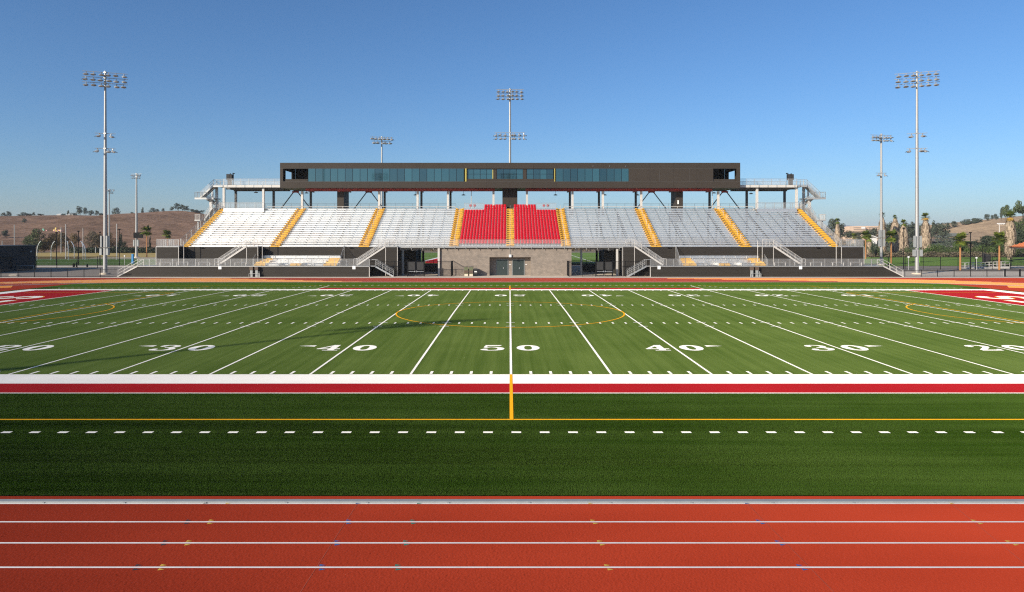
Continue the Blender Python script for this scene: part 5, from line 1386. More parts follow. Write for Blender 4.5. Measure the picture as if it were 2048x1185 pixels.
# pale straight net poles
np0 = None
for px, py, D, lab in ((28.8, 450, 215, 'above the dark building roof'), (131.5, 449, 190, 'standing between the two facing curved poles and the turf'), (122.2, 455, 250, 'thinner and farther, by the rusty bushes'), (166, 456, 250, 'behind the close pair of curved poles'),
                       (191.5, 494, 255, 'short stub on the tan grass'), (233.5, 448, 186, 'beside the tall tower, near the pale path'), (4.5, 482, 240, 'at the edge of the dark building roof')):
    x = X_(px, D); h = Z_(py, D) - G0; lab = 'straight pale net pole ' + lab
    if np0 is None:
        mb = MB(); mb.tube((x, D, G0), (x, D, G0 + h), .13, .11, 8); np0 = mb.build('net_pole', 'pole_steel', None, at=(x, D, G0)); tag(np0, lab, 'pole', 'straight net poles'); h0 = h
    else: dup(np0, (x, D, G0), lab, sc=(1, 1, h / h0))
for px, top, base, d, D, lab in ((74, 481.5, 523, 1, 178, 'nearest the dark building'), (102, 481.5, 523, 1, 180, 'second from the dark building'), (136.5, 481.5, 521, -.25, 182, 'thick one left of the thin facing one'), (148.5, 481.5, 517, -1, 196, 'thin one bending toward the dark building'),
                                 (166.2, 482, 519, -.5, 186, 'straighter one of the close pair'), (170.5, 481.5, 520, -1.3, 184, 'more bent one of the close pair')):
    x = X_(px, D); z0 = -.06; zt = Z_(top, D); h = zt - z0; pts = []
    for i in range(9):
        q = i / 8; pts.append((x + d * .95 * max(0, (q - .45) / .55) ** 2.2, D, z0 + h * (q if q < .5 else .5 + (q - .5) * (1 - .12 * (q - .5)))))
    mb = MB(); mb.path(pts, .085, 8); o = mb.build('curved_pole', 'steel_bright', None, at=(x, D, z0)); tag(o, 'curved-top silver pole, ' + lab, 'pole', 'curved silver poles')
# white-headed bollards
bl0 = None
for px, py, D, lab in ((1817, 514, 128, 'beside the tall tower before the skirted palms'), (1953, 515.5, 130, 'at the foot of the white ramp'), (249.3, 512, 150, 'by the outer stair at the hill end')):
    x = X_(px, D); h = Z_(py, D) - G0
    if bl0 is None:
        bl0 = t = thing('marker_post', (x, D, G0), 'slim post with small white head ' + lab, 'post', 'slim white-headed posts'); mb = MB(); mb.tube((x, D, G0), (x, D, G0 + h - .2), .045, .045, 8); mb.build('pole', 'galv', t)
        mb = MB(); mb.box(x - .11, x + .11, D - .11, D + .11, G0 + h - .2, G0 + h + .1); mb.build('head', 'sign_white', t); h0 = h
    else: dup(bl0, (x, D, G0), 'slim post with small white head ' + lab, sc=(1, 1, h / h0))
D = 160; x = X_(265.5, D); mb = MB(); mb.box(x - .2, x + .2, D - .2, D + .2, -.06, Z_(508.5, D)); mb.box(x - .26, x + .26, D - .24, D + .24, -.058, .3); o = mb.build('padded_post', 'blue_box', None, at=(x, D, -.06)); tag(o, 'blue padded upright on the practice turf', 'padded post')
D = 165; x = X_(1839.5, D); mb = MB(); mb.tube((x, D, -.06), (x, D, 3.4), .05, .05); o = mb.build('marker_pole', noisy('lime paint', (.2, .5, .03), .05), None, at=(x, D, -.06)); tag(o, 'thin lime green pole on the practice turf', 'pole')
# bins in shade behind the fence
for px, w, h, lab in ((147.5, .2, .62, 'broad'), (153, .14, .85, 'taller'), (174.5, .17, .45, 'squat')):
    D = 142; x = X_(px, D); mb = MB(); mb.tube((x, D, G0 - .03), (x, D, G0 + h), w, w * 1.1, 10); mb.tube((x, D, G0 + h), (x, D, G0 + h + .1), w * 1.12, w * .8, 10); o = mb.build('litter_bin', 'black', None, at=(x, D, G0)); tag(o, f'{lab} black bin behind the tall fence at the hill end', 'litter bin')
# ramp and pavilion at the palm end
D = 136; xa, xb2 = X_(1931, D), X_(2020, D)
t = thing('access_ramp', ((xa + xb2) / 2, D, G0), 'pale concrete ramp with white pipe railings below the pavilion', 'ramp')
z0r, z1r = Z_(536.5, D), Z_(533.5, D)
mb = MB(); mb.prism([(xa, D, G0 - .05), (xb2, D, G0 - .05), (xb2, D, z1r), (xa, D, z0r)], (0, 1.6, 0)); mb.build('slope', 'white_steel', t)
for y in (D + .08, D + 1.5):
    mb = MB(); n = 11
    for h in (.45, .95): mb.tube((xa, y, z0r + h), (xb2, y, z1r + h), .035, .035, 6)
    for i in range(n + 1): q = i / n; x = xa + (xb2 - xa) * q; z = z0r + (z1r - z0r) * q; mb.tube((x, y, z), (x, y, z + .95), .03, .03, 6)
    mb.build('handrail', 'white_steel', t)
D = 139; mb = MB(); mb.prism([(X_(1966, D), D, Z_(524.5, D)), (X_(1982.5, D), D, Z_(524.5, D)), (X_(1982.5, D), D, Z_(510.5, D)), (X_(1966, D), D, Z_(506.5, D))], (0, .08, 0)); mb.box(X_(1967, D), X_(1968, D), D - .05, D - .001, G0, Z_(508, D)); mb.box(X_(1981, D), X_(1982, D), D - .05, D - .001, G0, Z_(511, D)); o = mb.build('privacy_screen', 'black_screen', None, at=(X_(1974, D), D, G0)); tag(o, 'dark slanting screen panel behind the white ramp', 'screen')
t = thing('pavilion', (108, 150, G0), 'open pavilion with orange terracotta hip roof at the edge of the palms', 'pavilion')
ze = Z_(494.5, 156); za = ze + 3.6
ex0, ex1, ey0, ey1 = X_(2016, 156), X_(2016, 156) + 15, 141, 156; cx, cy = (ex0 + ex1) / 2, 148.5
mb = MB(); A = (cx - 1, cy, za); B = (cx + 1, cy, za)
mb.add([(ex0, ey0, ze), (ex1, ey0, ze), (ex1, ey1, ze), (ex0, ey1, ze), A, B], [(0, 1, 5, 4), (1, 2, 5), (2, 3, 4, 5), (3, 0, 4), (3, 2, 1, 0)])
rr = random.Random(4)
for i in range(44):
    u = (i + .5) / 44; xx = ex0 + (ex1 - ex0) * u
    k = min(1, (1 - abs(2 * u - 1)) * 1.14); p = Vector((xx, ey0, ze + .04)); q = Vector((xx + 0, ey0 + (cy - ey0) * k, ze + (za - ze) * k + .05))
    if k > .05: mb.tube(p, q, .09, .09, 6)
for i in range(22):
    u = (i + .5) / 22; yy = ey0 + (ey1 - ey0) * u; k = min(1, 1 - abs(2 * u - 1))
    if k > .06: mb.tube((ex0, yy, ze + .04), (ex0 + (cx - 1 - ex0) * k, yy, ze + (za - ze) * k + .05), .09, .09, 6)
mb.build('roof', 'tile', t)
mb = MB(); mb.box(ex0 + .2, ex1 - .2, ey0 + .25, ey0 + .45, ze - .32, ze - .01); mb.box(ex0 + .2, ex0 + .4, ey0 + .46, ey1 - .2, ze - .32, ze - .01); mb.build('fascia_beam', 'dark_steel', t)
for x, y in ((ex0 + 3.2, ey0 + 1.2), (ex1 - 3, ey0 + 1.2), (ex0 + 3.2, ey1 - 1.5), (ex1 - 3, ey1 - 1.5)):
    mb = MB(); mb.box(x - .17, x + .17, y - .17, y + .17, G0, ze - .33); mb.build('post', 'black', t)
mb = MB(); mb.box(ex0 + 2.2, ex1 - 1, ey0 + 3, ey0 + 3.3, G0, 2.3); mb.build('back_screen', 'black_screen', t)
mb = MB(); mb.box(101, 140, 139, 160, -.15, -.068); o = structure(mb.build('pavilion_terrace', 'concrete')); o['label'] = 'concrete terrace under the pavilion'
mb = MB()
for i in range(40):
    rr2 = random.Random(i); a = rr2.uniform(0, 6.28); x, y = 97.6 + rr2.gauss(0, 1.1), 139 + rr2.gauss(0, .5); mb.obox((x, y, .2 + rr2.random() * 1.2), (.3 * math.cos(a), .3 * math.sin(a), .1), (-.25 * math.sin(a), .25 * math.cos(a), .15), (0, 0, .02))
o = mb.build('shrub', 'leaf_dark', None, at=(97.6, 139, G0)); tag(o, 'dark low shrub at the upper end of the white ramp', 'shrub')

# ------------------------------------------------------------------ hills
def lerp(pts, x):
    if x <= pts[0][0]: return pts[0][1]
    for (a, b), (c, d) in zip(pts, pts[1:]):
        if x <= c: return b + (d - b) * (x - a) / (c - a)
    return pts[-1][1]
from mathutils import noise as mnoise
def heightfield(name, px0, px1, d0, d1, zf, mat, nx=150, ny=60):
    mb = MB(); vs = []
    for j in range(ny + 1):
        D = d0 + (d1 - d0) * j / ny
        for i in range(nx + 1):
            x = X_(px0 + (px1 - px0) * i / nx, d1 * .6 + D * .4)
            vs.append((x, D, zf(x, D)))
    fs = [(j * (nx + 1) + i, j * (nx + 1) + i + 1, (j + 1) * (nx + 1) + i + 1, (j + 1) * (nx + 1) + i) for j in range(ny) for i in range(nx)]
    mb.add(vs, fs, 0, True); return mb.build(name, mat)
RIDGE = [(-200, 446), (0, 437), (40, 433.5), (62, 431), (150, 430.5), (240, 432), (300, 430), (330, 424), (360, 421.5), (390, 424), (420, 430), (470, 440), (540, 452), (620, 466), (700, 472)]
def zl_(x, D):
    px = CX + (x - CAM.x) * F / 640
    zr = Z_(lerp(RIDGE, px), 640)
    t = max(0, min(1, (D - 285) / (640 - 285))); t2 = t * t * (3 - 2 * t) * .55 + t * .45
    if D > 640: t2 = 1 - min(1, (D - 640) / 260) * .8
    n = mnoise.fractal(Vector((x * .012, D * .012, 3.1)), 1.0, 2.2, 5)
    n2 = mnoise.fractal(Vector((x * .06, D * .03, 7.7)), 1.0, 2.2, 3)
    k = min(1, t * 2) * (1 - .85 * max(0, (t - .75) / .25))
    return -.35 + (zr + .3) * t2 + n * 2.2 * k + n2 * .35 * k
o = structure(heightfield('hill', -260, 760, 270, 900, zl_, 'hill', 190, 80)); o['label'] = 'dry brown grassy hill behind the practice turf'
RIDGE2 = [(1560, 474), (1640, 470), (1700, 467), (1800, 465), (1862, 464), (1890, 457), (1921, 449), (1945, 444), (1969, 440.5), (2008, 442), (2040, 436), (2080, 428), (2200, 420)]
def zr_(x, D):
    px = CX + (x - CAM.x) * F / 520
    zr = Z_(lerp(RIDGE2, px), 520)
    t = max(0, min(1, (D - 235) / (520 - 235))); t2 = t * t * (3 - 2 * t) * .4 + t * .6
    if D > 520: t2 = 1 - min(1, (D - 520) / 300) * .6
    n = mnoise.fractal(Vector((x * .014, D * .014, 9.1)), 1.0, 2.2, 5); n2 = mnoise.fractal(Vector((x * .05, D * .05, 1.7)), 1.0, 2.2, 3)
    k = min(1, t * 2) * (1 - .8 * max(0, (t - .75) / .25))
    return -.35 + (zr + .3) * t2 + n * 1.5 * k + n2 * .4 * k
o = structure(heightfield('hillside', 1560, 2300, 225, 800, zr_, hill_mat('palm side hill grass', (.15, .108, .072), (.235, .172, .112), (.12, .11, .065)), 170, 70)); o['label'] = 'brown hillside behind the palms'
# road and pale terraces on the hillside
def drape(name, pts, w, mat, label):
    mb = MB(); P = []
    for i in range(len(pts) - 1):
        for k in range(8):
            t = k / 8; P.append((pts[i][0] + (pts[i + 1][0] - pts[i][0]) * t, pts[i][1] + (pts[i + 1][1] - pts[i][1]) * t))
    P.append(pts[-1]); vs = []
    for px, D in P:
        for s in (-1, 1):
            y = D + s * w; x = X_(px, D); vs.append((x, y, max(zr_(x, y), zr_(x, D)) + .25))
    mb.add(vs, [(2 * i, 2 * i + 2, 2 * i + 3, 2 * i + 1) for i in range(len(P) - 1)], 0, True)
    o = structure(mb.build(name, mat)); o['label'] = label
drape('hill_terrace', [(1862, 430), (1885, 445), (1912, 470)], 14, noisy('sage cover', (.22, .21, .14), .15, .2), 'pale green terrace on the hillside')
drape('hill_road', [(1858, 330), (1878, 345), (1890, 330), (1862, 310)], 9, noisy('pale dirt road', (.34, .27, .21), .12, .2), 'pale dirt road curving up the hillside')
def zfar(x, D):
    px = CX + (x - CAM.x) * F / 5000; return Z_(lerp([(1500, 470), (1600, 462), (1660, 453), (1685, 450), (1720, 453), (1790, 459), (1900, 462), (2300, 466)], px), 5000) * (1 - abs(D - 5000) / 800) - 2
o = structure(heightfield('distant_ridge', 1480, 2400, 4300, 5700, zfar, 'hill_far', 60, 10)); o['label'] = 'faint blue ridge on the horizon'

# ------------------------------------------------------------------ trees
def leaf_cloud(seed, blobs, n, size, mb=None, m=0, flat=.5):
    rnd = random.Random(seed); mb = mb or MB()
    wts = [b[3] * b[4] * b[5] for b in blobs]; tot = sum(wts)
    for b, w in zip(blobs, wts):
        for i in range(int(n * w / tot)):
            while True:
                v = Vector((rnd.uniform(-1, 1), rnd.uniform(-1, 1), rnd.uniform(-1, 1)))
                if .15 < v.length <= 1: break
            v = v * (v.length ** -.35)
            c = Vector((b[0] + v.x * b[3], b[1] + v.y * b[4], b[2] + v.z * b[5]))
            nn = (v + Vector((rnd.gauss(0, .6), rnd.gauss(0, .6), rnd.gauss(0, .6) + .3))).normalized()
            u = nn.orthogonal().normalized(); u.rotate(Matrix.Rotation(rnd.uniform(0, 6.28), 3, nn)); w_ = nn.cross(u)
            s = size * rnd.uniform(.6, 1.4)
            mb.add([c + u * s, c + w_ * s * flat, c - u * s, c - w_ * s * flat], [(0, 1, 2, 3)], m)
    return mb
def tree_meshes(kind, seed):
    """returns crown mesh builder and trunk builder for a tree 1 unit tall"""
    rnd = random.Random(seed); tr = MB(); bl = []
    if kind == 'round':
        for i in range(11):
            a = rnd.uniform(0, 6.28); z = .26 + .6 * (i + .5) / 11; r = rnd.uniform(.05, .24) * (1.15 - abs(z - .5) * 1.6); bl.append((r * math.cos(a), r * math.sin(a), z, rnd.uniform(.14, .22), rnd.uniform(.14, .22), rnd.uniform(.11, .17)))
        h = .36
    elif kind == 'tall':
        for i in range(9):
            z = .3 + .65 * i / 8; r = .17 * (1 - abs(z - .55) * 1.2); a = rnd.uniform(0, 6.28); bl.append((.07 * math.cos(a), .07 * math.sin(a), z, max(.05, r), max(.05, r), .12))
        h = .4
    elif kind == 'umbrella':
        for i in range(8):
            a = rnd.uniform(0, 6.28); r = rnd.uniform(.1, .36); bl.append((r * math.cos(a), r * math.sin(a), rnd.uniform(.74, .93), rnd.uniform(.12, .2), rnd.uniform(.12, .2), rnd.uniform(.05, .09)))
        h = .75
    else:  # bush
        for i in range(8):
            a = rnd.uniform(0, 6.28); r = rnd.uniform(.1, .55); bl.append((r * math.cos(a), r * math.sin(a), rnd.uniform(.25, .7), rnd.uniform(.25, .42), rnd.uniform(.25, .42), rnd.uniform(.2, .34)))
        h = .35
    pts = [Vector((0, 0, -.03))]; k = 4
    for i in range(1, k + 1): pts.append(Vector((rnd.gauss(0, .012), rnd.gauss(0, .012), h * i / k)))
    rt = .03 if kind != 'bush' else .05
    for i in range(k): tr.tube(pts[i], pts[i + 1], rt * (1 - .12 * i), rt * (1 - .12 * (i + 1)), 6)
    for b in bl[:6]: tr.tube(pts[-1 if b[2] > .6 else -2], (b[0], b[1], b[2]), rt * .45, rt * .12, 5)
    return bl, tr
PROT = {}
def tree(kind, leaf, x, y, z, h, wf, label, cat='tree', group=None, n=900, size=.035, var=0, name=None):
    key = (kind, leaf, var, n)
    if key not in PROT:
        bl, tr = tree_meshes(kind, hash((kind, var)) % 1000 if False else (len(kind) * 31 + var * 17 + ord(kind[0])))
        PROT[key] = (leaf_cloud(var + 5, bl, n, size).mesh('crown', [leaf]), tr.mesh('trunk', ['bark']))
    c, t_ = PROT[key]
    t = thing(name or ('shrub' if kind == 'bush' else 'tree'), (x, y, z), label, cat, group)
    t.scale = (h * wf, h * wf, h); t.rotation_euler = (0, 0, (x * 1.7 + y * .9) % 6.28)
    link('crown', c, t); link('trunk', t_, t)
    return t
# hill ridge at the hill end: px, base y, height px, width factor, kind
HT = [(7, 439, 9, 1.3, 'round', 'low round tree at the far edge of the ridge'), (16, 437, 11, 1.2, 'round', 'taller round tree second from the ridge edge'), (22, 436, 6, .7, 'tall', 'thin tree beside the two edge trees of the ridge'),
      (43, 433, 4, 2.2, 'bush', 'low wide bush on the ridge before the white roofs'), (55, 432, 6, 2.2, 'bush', 'wide dark bush cluster on the ridge'), (68, 431, 6, 1.2, 'round', 'small round tree beside the wide ridge bush'),
      (82, 430.5, 3.5, 2.4, 'bush', 'flat bush near the first white roof'), (127, 431, 3.5, 1.6, 'bush', 'small bush between the two white roofs'), (136, 430, 8, 1.0, 'tall', 'thin palm-like tree by the white roof'), (147, 430.5, 4.5, 1.4, 'bush', 'bush at the end of the longer white roof'),
      (160, 430, 15, 1.15, 'round', 'large dark round tree on the ridge'), (171.5, 430, 14, .85, 'round', 'slimmer tree beside the large ridge tree'), (182, 430, 9, 1.6, 'round', 'broad tree right of the slim ridge tree'), (193, 430, 9, 1.2, 'round', 'round tree before the tower on the ridge'),
      (204, 430, 5, 1.6, 'bush', 'bush on the ridge just before the tower'), (230.5, 434, 14, 1.25, 'round', 'big round tree right of the tower on the ridge'), (241, 434, 5.5, 1.3, 'bush', 'bush at the foot of the big round ridge tree'), (264, 431, 6, 1.7, 'round', 'dark low tree before the pointed ridge tree'),
      (285, 431, 12, .9, 'tall', 'pointed conifer on the ridge'), (304, 431, 11, 1.3, 'round', 'tree left of the paired ridge trees'), (314, 430, 7, 1.5, 'round', 'lower tree on the dip of the ridge'), (327, 427, 6.5, 1.3, 'round', 'lone round tree before the ridge summit'),
      (344, 423, 8, 1.3, 'round', 'tree at the start of the summit clump'), (356, 422, 13, 1.25, 'round', 'tallest tree of the summit clump'), (365, 422, 11, 1.3, 'round', 'broad tree of the summit clump'), (374, 423, 10, 1.3, 'round', 'dark tree at the middle of the summit clump'), (388, 424, 6, 1.6, 'bush', 'low bush after the summit clump'), (398, 426, 6, 2.0, 'bush', 'last bush on the ridge before the stand')]
for i, (px, by, hp, wf, kd, lab) in enumerate(HT):
    D = 636; x = X_(px, D); tree(kd, 'leaf_hill', x, D, zl_(x, D) - .3, hp * D / F * 1.3, wf, lab, 'tree' if kd != 'bush' else 'bush', 'trees along the ridge at the hill end', n=420, size=.055 if kd != 'bush' else .09, var=i % 4)
for px, py, hp, wf, kd, lab in ((48.5, 446, 11, 1.3, 'round', 'lone round tree on the upper slope of the brown hill'), (12, 476, 18, 1.2, 'round', 'dark round tree on the slope above the dark building'), (-6, 476, 16, 1.2, 'round', 'dark tree cut by the picture edge on the slope')):
    # stand on the slope where the line of sight meets it
    D = min(range(290, 640, 4), key=lambda d: abs(zl_(X_(px, d), d) - Z_(py, d))); x = X_(px, D)
    tree(kd, 'leaf_hill', x, D, zl_(x, D) - .3, hp * D / F, wf, lab, 'tree', 'trees on the hill slope', n=600, size=.05, var=1)
LT = [(74, 506, 50, .8, 'round', 'leaf', 'tall olive green tree behind the curved poles'), (58, 506, 36, .9, 'round', 'leaf', 'olive tree partly behind the dark building'), (88, 506, 30, 1.2, 'bush', 'leaf_rust', 'rusty brown bush beside the tall olive tree'), (106, 506, 40, 1.0, 'round', 'leaf_rust', 'rusty brown tree between the first curved poles'),
      (124, 506, 42, 1.0, 'round', 'leaf_rust', 'largest rusty brown tree in the middle of the clump'), (143, 506, 37, 1.0, 'round', 'leaf_rust', 'rusty tree at the end of the clump'), (184, 506, 44, .85, 'round', 'brush', 'sparse brownish tree left of the tall tower'), (197, 506, 40, .8, 'round', 'leaf_rust', 'brown tree just behind the tall tower'),
      (222, 506, 41, .8, 'round', 'leaf_rust', 'rusty tree right of the tall tower'), (240, 506, 34, .7, 'tall', 'leaf_dark', 'dark upright tree by the thin lamp post'), (249, 506, 22, .9, 'round', 'leaf_dark', 'small dark tree near the speaker pole'), (264, 507, 10, 1.3, 'bush', 'leaf_dark', 'little dark bush below the speaker panel'), (300, 508, 30, .35, 'tall', 'leaf_dark', 'thin dark tree beside the siding block')]
for i, (px, by, hp, wf, kd, lf, lab) in enumerate(LT):
    D = 262 + (i * 7) % 18; x = X_(px, D); tree(kd, lf, x, D, -.3, hp * D / F * 1.06, wf, lab, 'tree' if kd != 'bush' else 'bush', 'trees between turf and hill', n=2000, size=.024 if kd != 'bush' else .05, var=i % 3)
# hedge strip behind the tan grass
mb = MB(); rr = random.Random(9)
leaf_cloud(3, [(X_(px, 258), 258 + rr.uniform(-2, 2), .9, 3.2, 1.2, 1.0 + rr.random() * .5) for px in range(150, 330, 9)], 5000, .3, mb)
o = mb.build('hedge', 'leaf_dark'); tag(o, 'long low dark hedge at the foot of the brown hill', 'hedge')
# palm side vegetation
RT = [(1668, 457, 20, .8, 'round', 'dark tree beside the small skirted palm'), (1684, 462, 15, .9, 'round', 'tree right of the small skirted palm'), (1700, 474, 13, 1.2, 'round', 'tree below the peach building'), (1716, 476, 12, 1.3, 'round', 'second tree below the peach building'),
      (1735, 474, 13, 1.1, 'round', 'dark tree at the end of the peach building'), (1749, 470, 14, 1.1, 'round', 'tree behind the two-row tower'), (1775, 466, 16, 1.1, 'round', 'tree between tower and palms'), (1779, 462, 15, .9, 'tall', 'upright tree between tower and palms'), (1797, 466, 19, 1.1, 'round', 'tree between the skirted palms'), (1816, 464, 17, 1.1, 'round', 'tree behind the middle skirted palms'),
      (1826, 466, 19, .9, 'tall', 'upright tree beside the tall tower'), (1842, 464, 17, 1.1, 'round', 'tree just right of the tall tower'), (1866, 464, 19, .7, 'tall', 'slim tree right of the largest skirted palm'), (1874, 463, 17, .8, 'round', 'slim palm-like tree at the hill foot'), (1885, 459, 13, 1.0, 'round', 'dark tree at the lower hillside edge'), (1897, 453, 8, .9, 'round', 'small tree on the hillside edge'), (1908, 449, 7, 1.2, 'round', 'small broad tree on the hillside edge'),
      (1944, 444, 6, 1.6, 'bush', 'bush on the hillside ridge'), (1955, 443, 7, 1.6, 'bush', 'wider bush on the hillside ridge'), (1932, 446, 5, 1.4, 'bush', 'low bush on the hillside ridge'), (1974, 443, 15, 1.1, 'round', 'first dark tree of the hillside clump'), (1984, 443, 13, 1.0, 'round', 'second dark tree of the hillside clump'), (1993, 443, 15, 1.0, 'round', 'third dark tree of the hillside clump'), (2003.5, 443, 26, .62, 'tall', 'tall dark tree of the hillside clump')]
for i, (px, by, hp, wf, kd, lab) in enumerate(RT):
    D = 400 if px < 1890 else 512
    x = X_(px, D); zb_ = zr_(x, D) - .3; zt_ = Z_(by - hp, D)
    tree(kd, 'leaf_hill', x, D, zb_, max(2.5, zt_ - zb_) * 1.04, wf * (1.0 if px > 1890 else 1.15), lab, 'tree' if kd != 'bush' else 'bush', 'trees on the palm side slope', n=900, size=.04 if kd != 'bush' else .08, var=i % 4)
for i, (px, tp_, D, wf, kd, lf, lab) in enumerate(((2026, 410, 330, .5, 'umbrella', 'leaf', 'tall flat-topped tree beside the rightmost skirted palm'), (2047, 404, 335, .55, 'umbrella', 'leaf', 'tallest flat-topped tree at the picture edge'), (2012, 412, 420, .35, 'umbrella', 'leaf', 'thin flat-topped tree far up the slope'), (2030, 442, 285, .9, 'round', 'leaf', 'big olive tree under the flat-topped trees'), (2048, 437, 290, .9, 'round', 'leaf', 'broad olive tree at the picture edge'), (2066, 438, 280, .9, 'round', 'leaf', 'olive tree mostly beyond the picture edge'),
                                               (2018, 455, 262, .8, 'round', 'leaf', 'olive tree behind the rightmost skirted trunk'), (2040, 458, 258, 1.0, 'round', 'leaf_dark', 'dark tree above the pavilion roof'), (1990, 470, 300, 1.2, 'bush', 'leaf_dark', 'dark bush on the slope by the rightmost palm'))):
    x = X_(px, D); zb_ = zr_(x, D) - .4; tree(kd, lf, x, D, zb_, (Z_(tp_, D) - zb_) * 1.05, wf, lab, 'tree', 'big trees at the palm end', n=2600 if kd != 'umbrella' else 900, size=.026 if kd != 'bush' else .05, var=i % 3)
SH = [(1745, 485, 207, .45, 'tall', 'leaf_dark', 'dark pointed evergreen beside the siding wall'), (1753, 494, 209, .8, 'bush', 'leaf', 'shrub beside the dark evergreen'), (1771, 503, 222, 1.0, 'bush', 'leaf', 'low shrub behind the clean-trunked palm'), (1799, 497, 213, .6, 'bush', 'leaf_dark', 'dark shrub below the skirted palms'), (1822, 494, 214, .8, 'bush', 'leaf', 'green shrub beside the tall tower'), (1847, 495, 211, .9, 'bush', 'leaf_fresh', 'bright shrub under the largest skirted palm'),
      (1862, 490, 214, .9, 'bush', 'leaf', 'tall green shrub right of the largest skirted palm'), (1878, 489, 212, .9, 'bush', 'leaf_fresh', 'large green shrub before the dirt road'), (1890, 494, 210, 1.0, 'bush', 'leaf', 'rounded shrub before the clean-trunked palm'), (1906, 492, 213, 1.0, 'bush', 'leaf', 'shrub just left of the clean-trunked palm'), (1922, 482, 216, .7, 'bush', 'leaf_fresh', 'tall bright shrub behind the clean-trunked palm'), (1936, 496, 218, 1.0, 'bush', 'brush', 'grey brown brush beside the thin lamp post'),
      (1952, 486, 226, 1.0, 'bush', 'brush', 'twiggy brown brush at the hillside foot'), (1966, 492, 214, 1.0, 'bush', 'leaf', 'olive shrub at the hillside foot'), (1982, 486, 212, .9, 'bush', 'leaf_fresh', 'bright shrub left of the second clean-trunked palm'), (1996, 478, 216, .8, 'bush', 'leaf_fresh', 'tall bright shrub behind the second clean-trunked palm'), (2010, 488, 212, .9, 'bush', 'leaf', 'shrub at the foot of the rightmost skirted palm'), (2030, 492, 206, 1.0, 'bush', 'leaf', 'shrub behind the pavilion'), (1950, 478, 250, .8, 'bush', 'leaf_dark', 'dark scrub halfway up the hillside foot'),
      (1700, 480, 240, 1.0, 'bush', 'leaf_rust', 'rusty shrub behind the end of the seating'), (1716, 486, 232, 1.0, 'bush', 'leaf', 'green shrub behind the mesh railing'), (1690, 488, 236, .9, 'bush', 'leaf_dark', 'dark shrub behind the sloping railing')]
for i, (px, tp_, D, wf, kd, lf, lab) in enumerate(SH):
    x = X_(px, D); zb_ = -.25 if D < 230 else zr_(x, D) - .2; tree(kd, lf, x, D, zb_, (Z_(tp_, D) - zb_) * 1.05, wf, lab, 'shrub', 'shrubs behind the palm side turf', n=1500, size=.05 if kd == 'bush' else .026, var=i % 3)
mb = MB(); rr = random.Random(19)
leaf_cloud(31, [(X_(px, 209), 209 + rr.uniform(-1.5, 1.5), .5, 2.6, 1.3, .8 + rr.random() * .5) for px in range(1745, 2060, 12)], 5200, .26, mb)
o = mb.build('brush', 'brush'); o['kind'] = 'stuff'; tag(o, 'low grey brown brush along the edge of the palm side turf', 'brush', None, 'stuff')
mb = MB(); rr = random.Random(23)
bl = []
for k in range(150):
    px = rr.uniform(1610, 1905); D = rr.uniform(245, 395); x = X_(px, D); bl.append((x, D, zr_(x, D) + .7, rr.uniform(1.5, 4), rr.uniform(1.5, 4), rr.uniform(.8, 2.0)))
leaf_cloud(37, bl, 9000, .5, mb)
o = mb.build('undergrowth', 'leaf_hill'); tag(o, 'grey green undergrowth covering the slope behind the palms', 'undergrowth', None, 'stuff')
mb = MB(); rr = random.Random(29); bl = []
for k in range(70):
    px = rr.uniform(820, 1260); D = rr.uniform(285, 330); bl.append((X_(px, D), D, .8, rr.uniform(2, 5), 1.5, rr.uniform(1, 2.4)))
leaf_cloud(39, bl, 5000, .4, mb); o = mb.build('scrub', 'leaf_rust'); tag(o, 'rusty scrub far behind the gateways', 'scrub', None, 'stuff')

# palms
def fan_leaf(mb, c, d, ln, rnd, m=0, n=9, spread=1.15, droop=.25):
    d = d.normalized(); up = Vector((0, 0, 1)) if abs(d.z) < .9 else Vector((1, 0, 0))
    s = d.cross(up).normalized(); b = c + d * ln * .38
    mb.tube(c, b, ln * .012, ln * .008, 4, m, caps=False)
    nrm = s.cross(d)
    for i in range(n):
        a = (i / (n - 1) - .5) * 2 * spread; v = (d * math.cos(a) + s * math.sin(a)).normalized(); L2 = ln * .66 * (1 - .25 * abs(a)) * rnd.uniform(.85, 1.1)
        t1 = b + v * L2 * .6 + Vector((0, 0, -droop * L2 * .15)); tip = b + v * L2 + Vector((0, 0, -droop * L2 * .75)); w = s.cross(v) if abs(a) > 1.4 else v.cross(nrm).normalized()
        w = w * L2 * .105
        mb.add([b - w * .4, b + w * .4, t1 + w, t1 - w], [(0, 1, 2, 3)], m); mb.add([t1 - w, t1 + w, tip], [(0, 1, 2)], m)
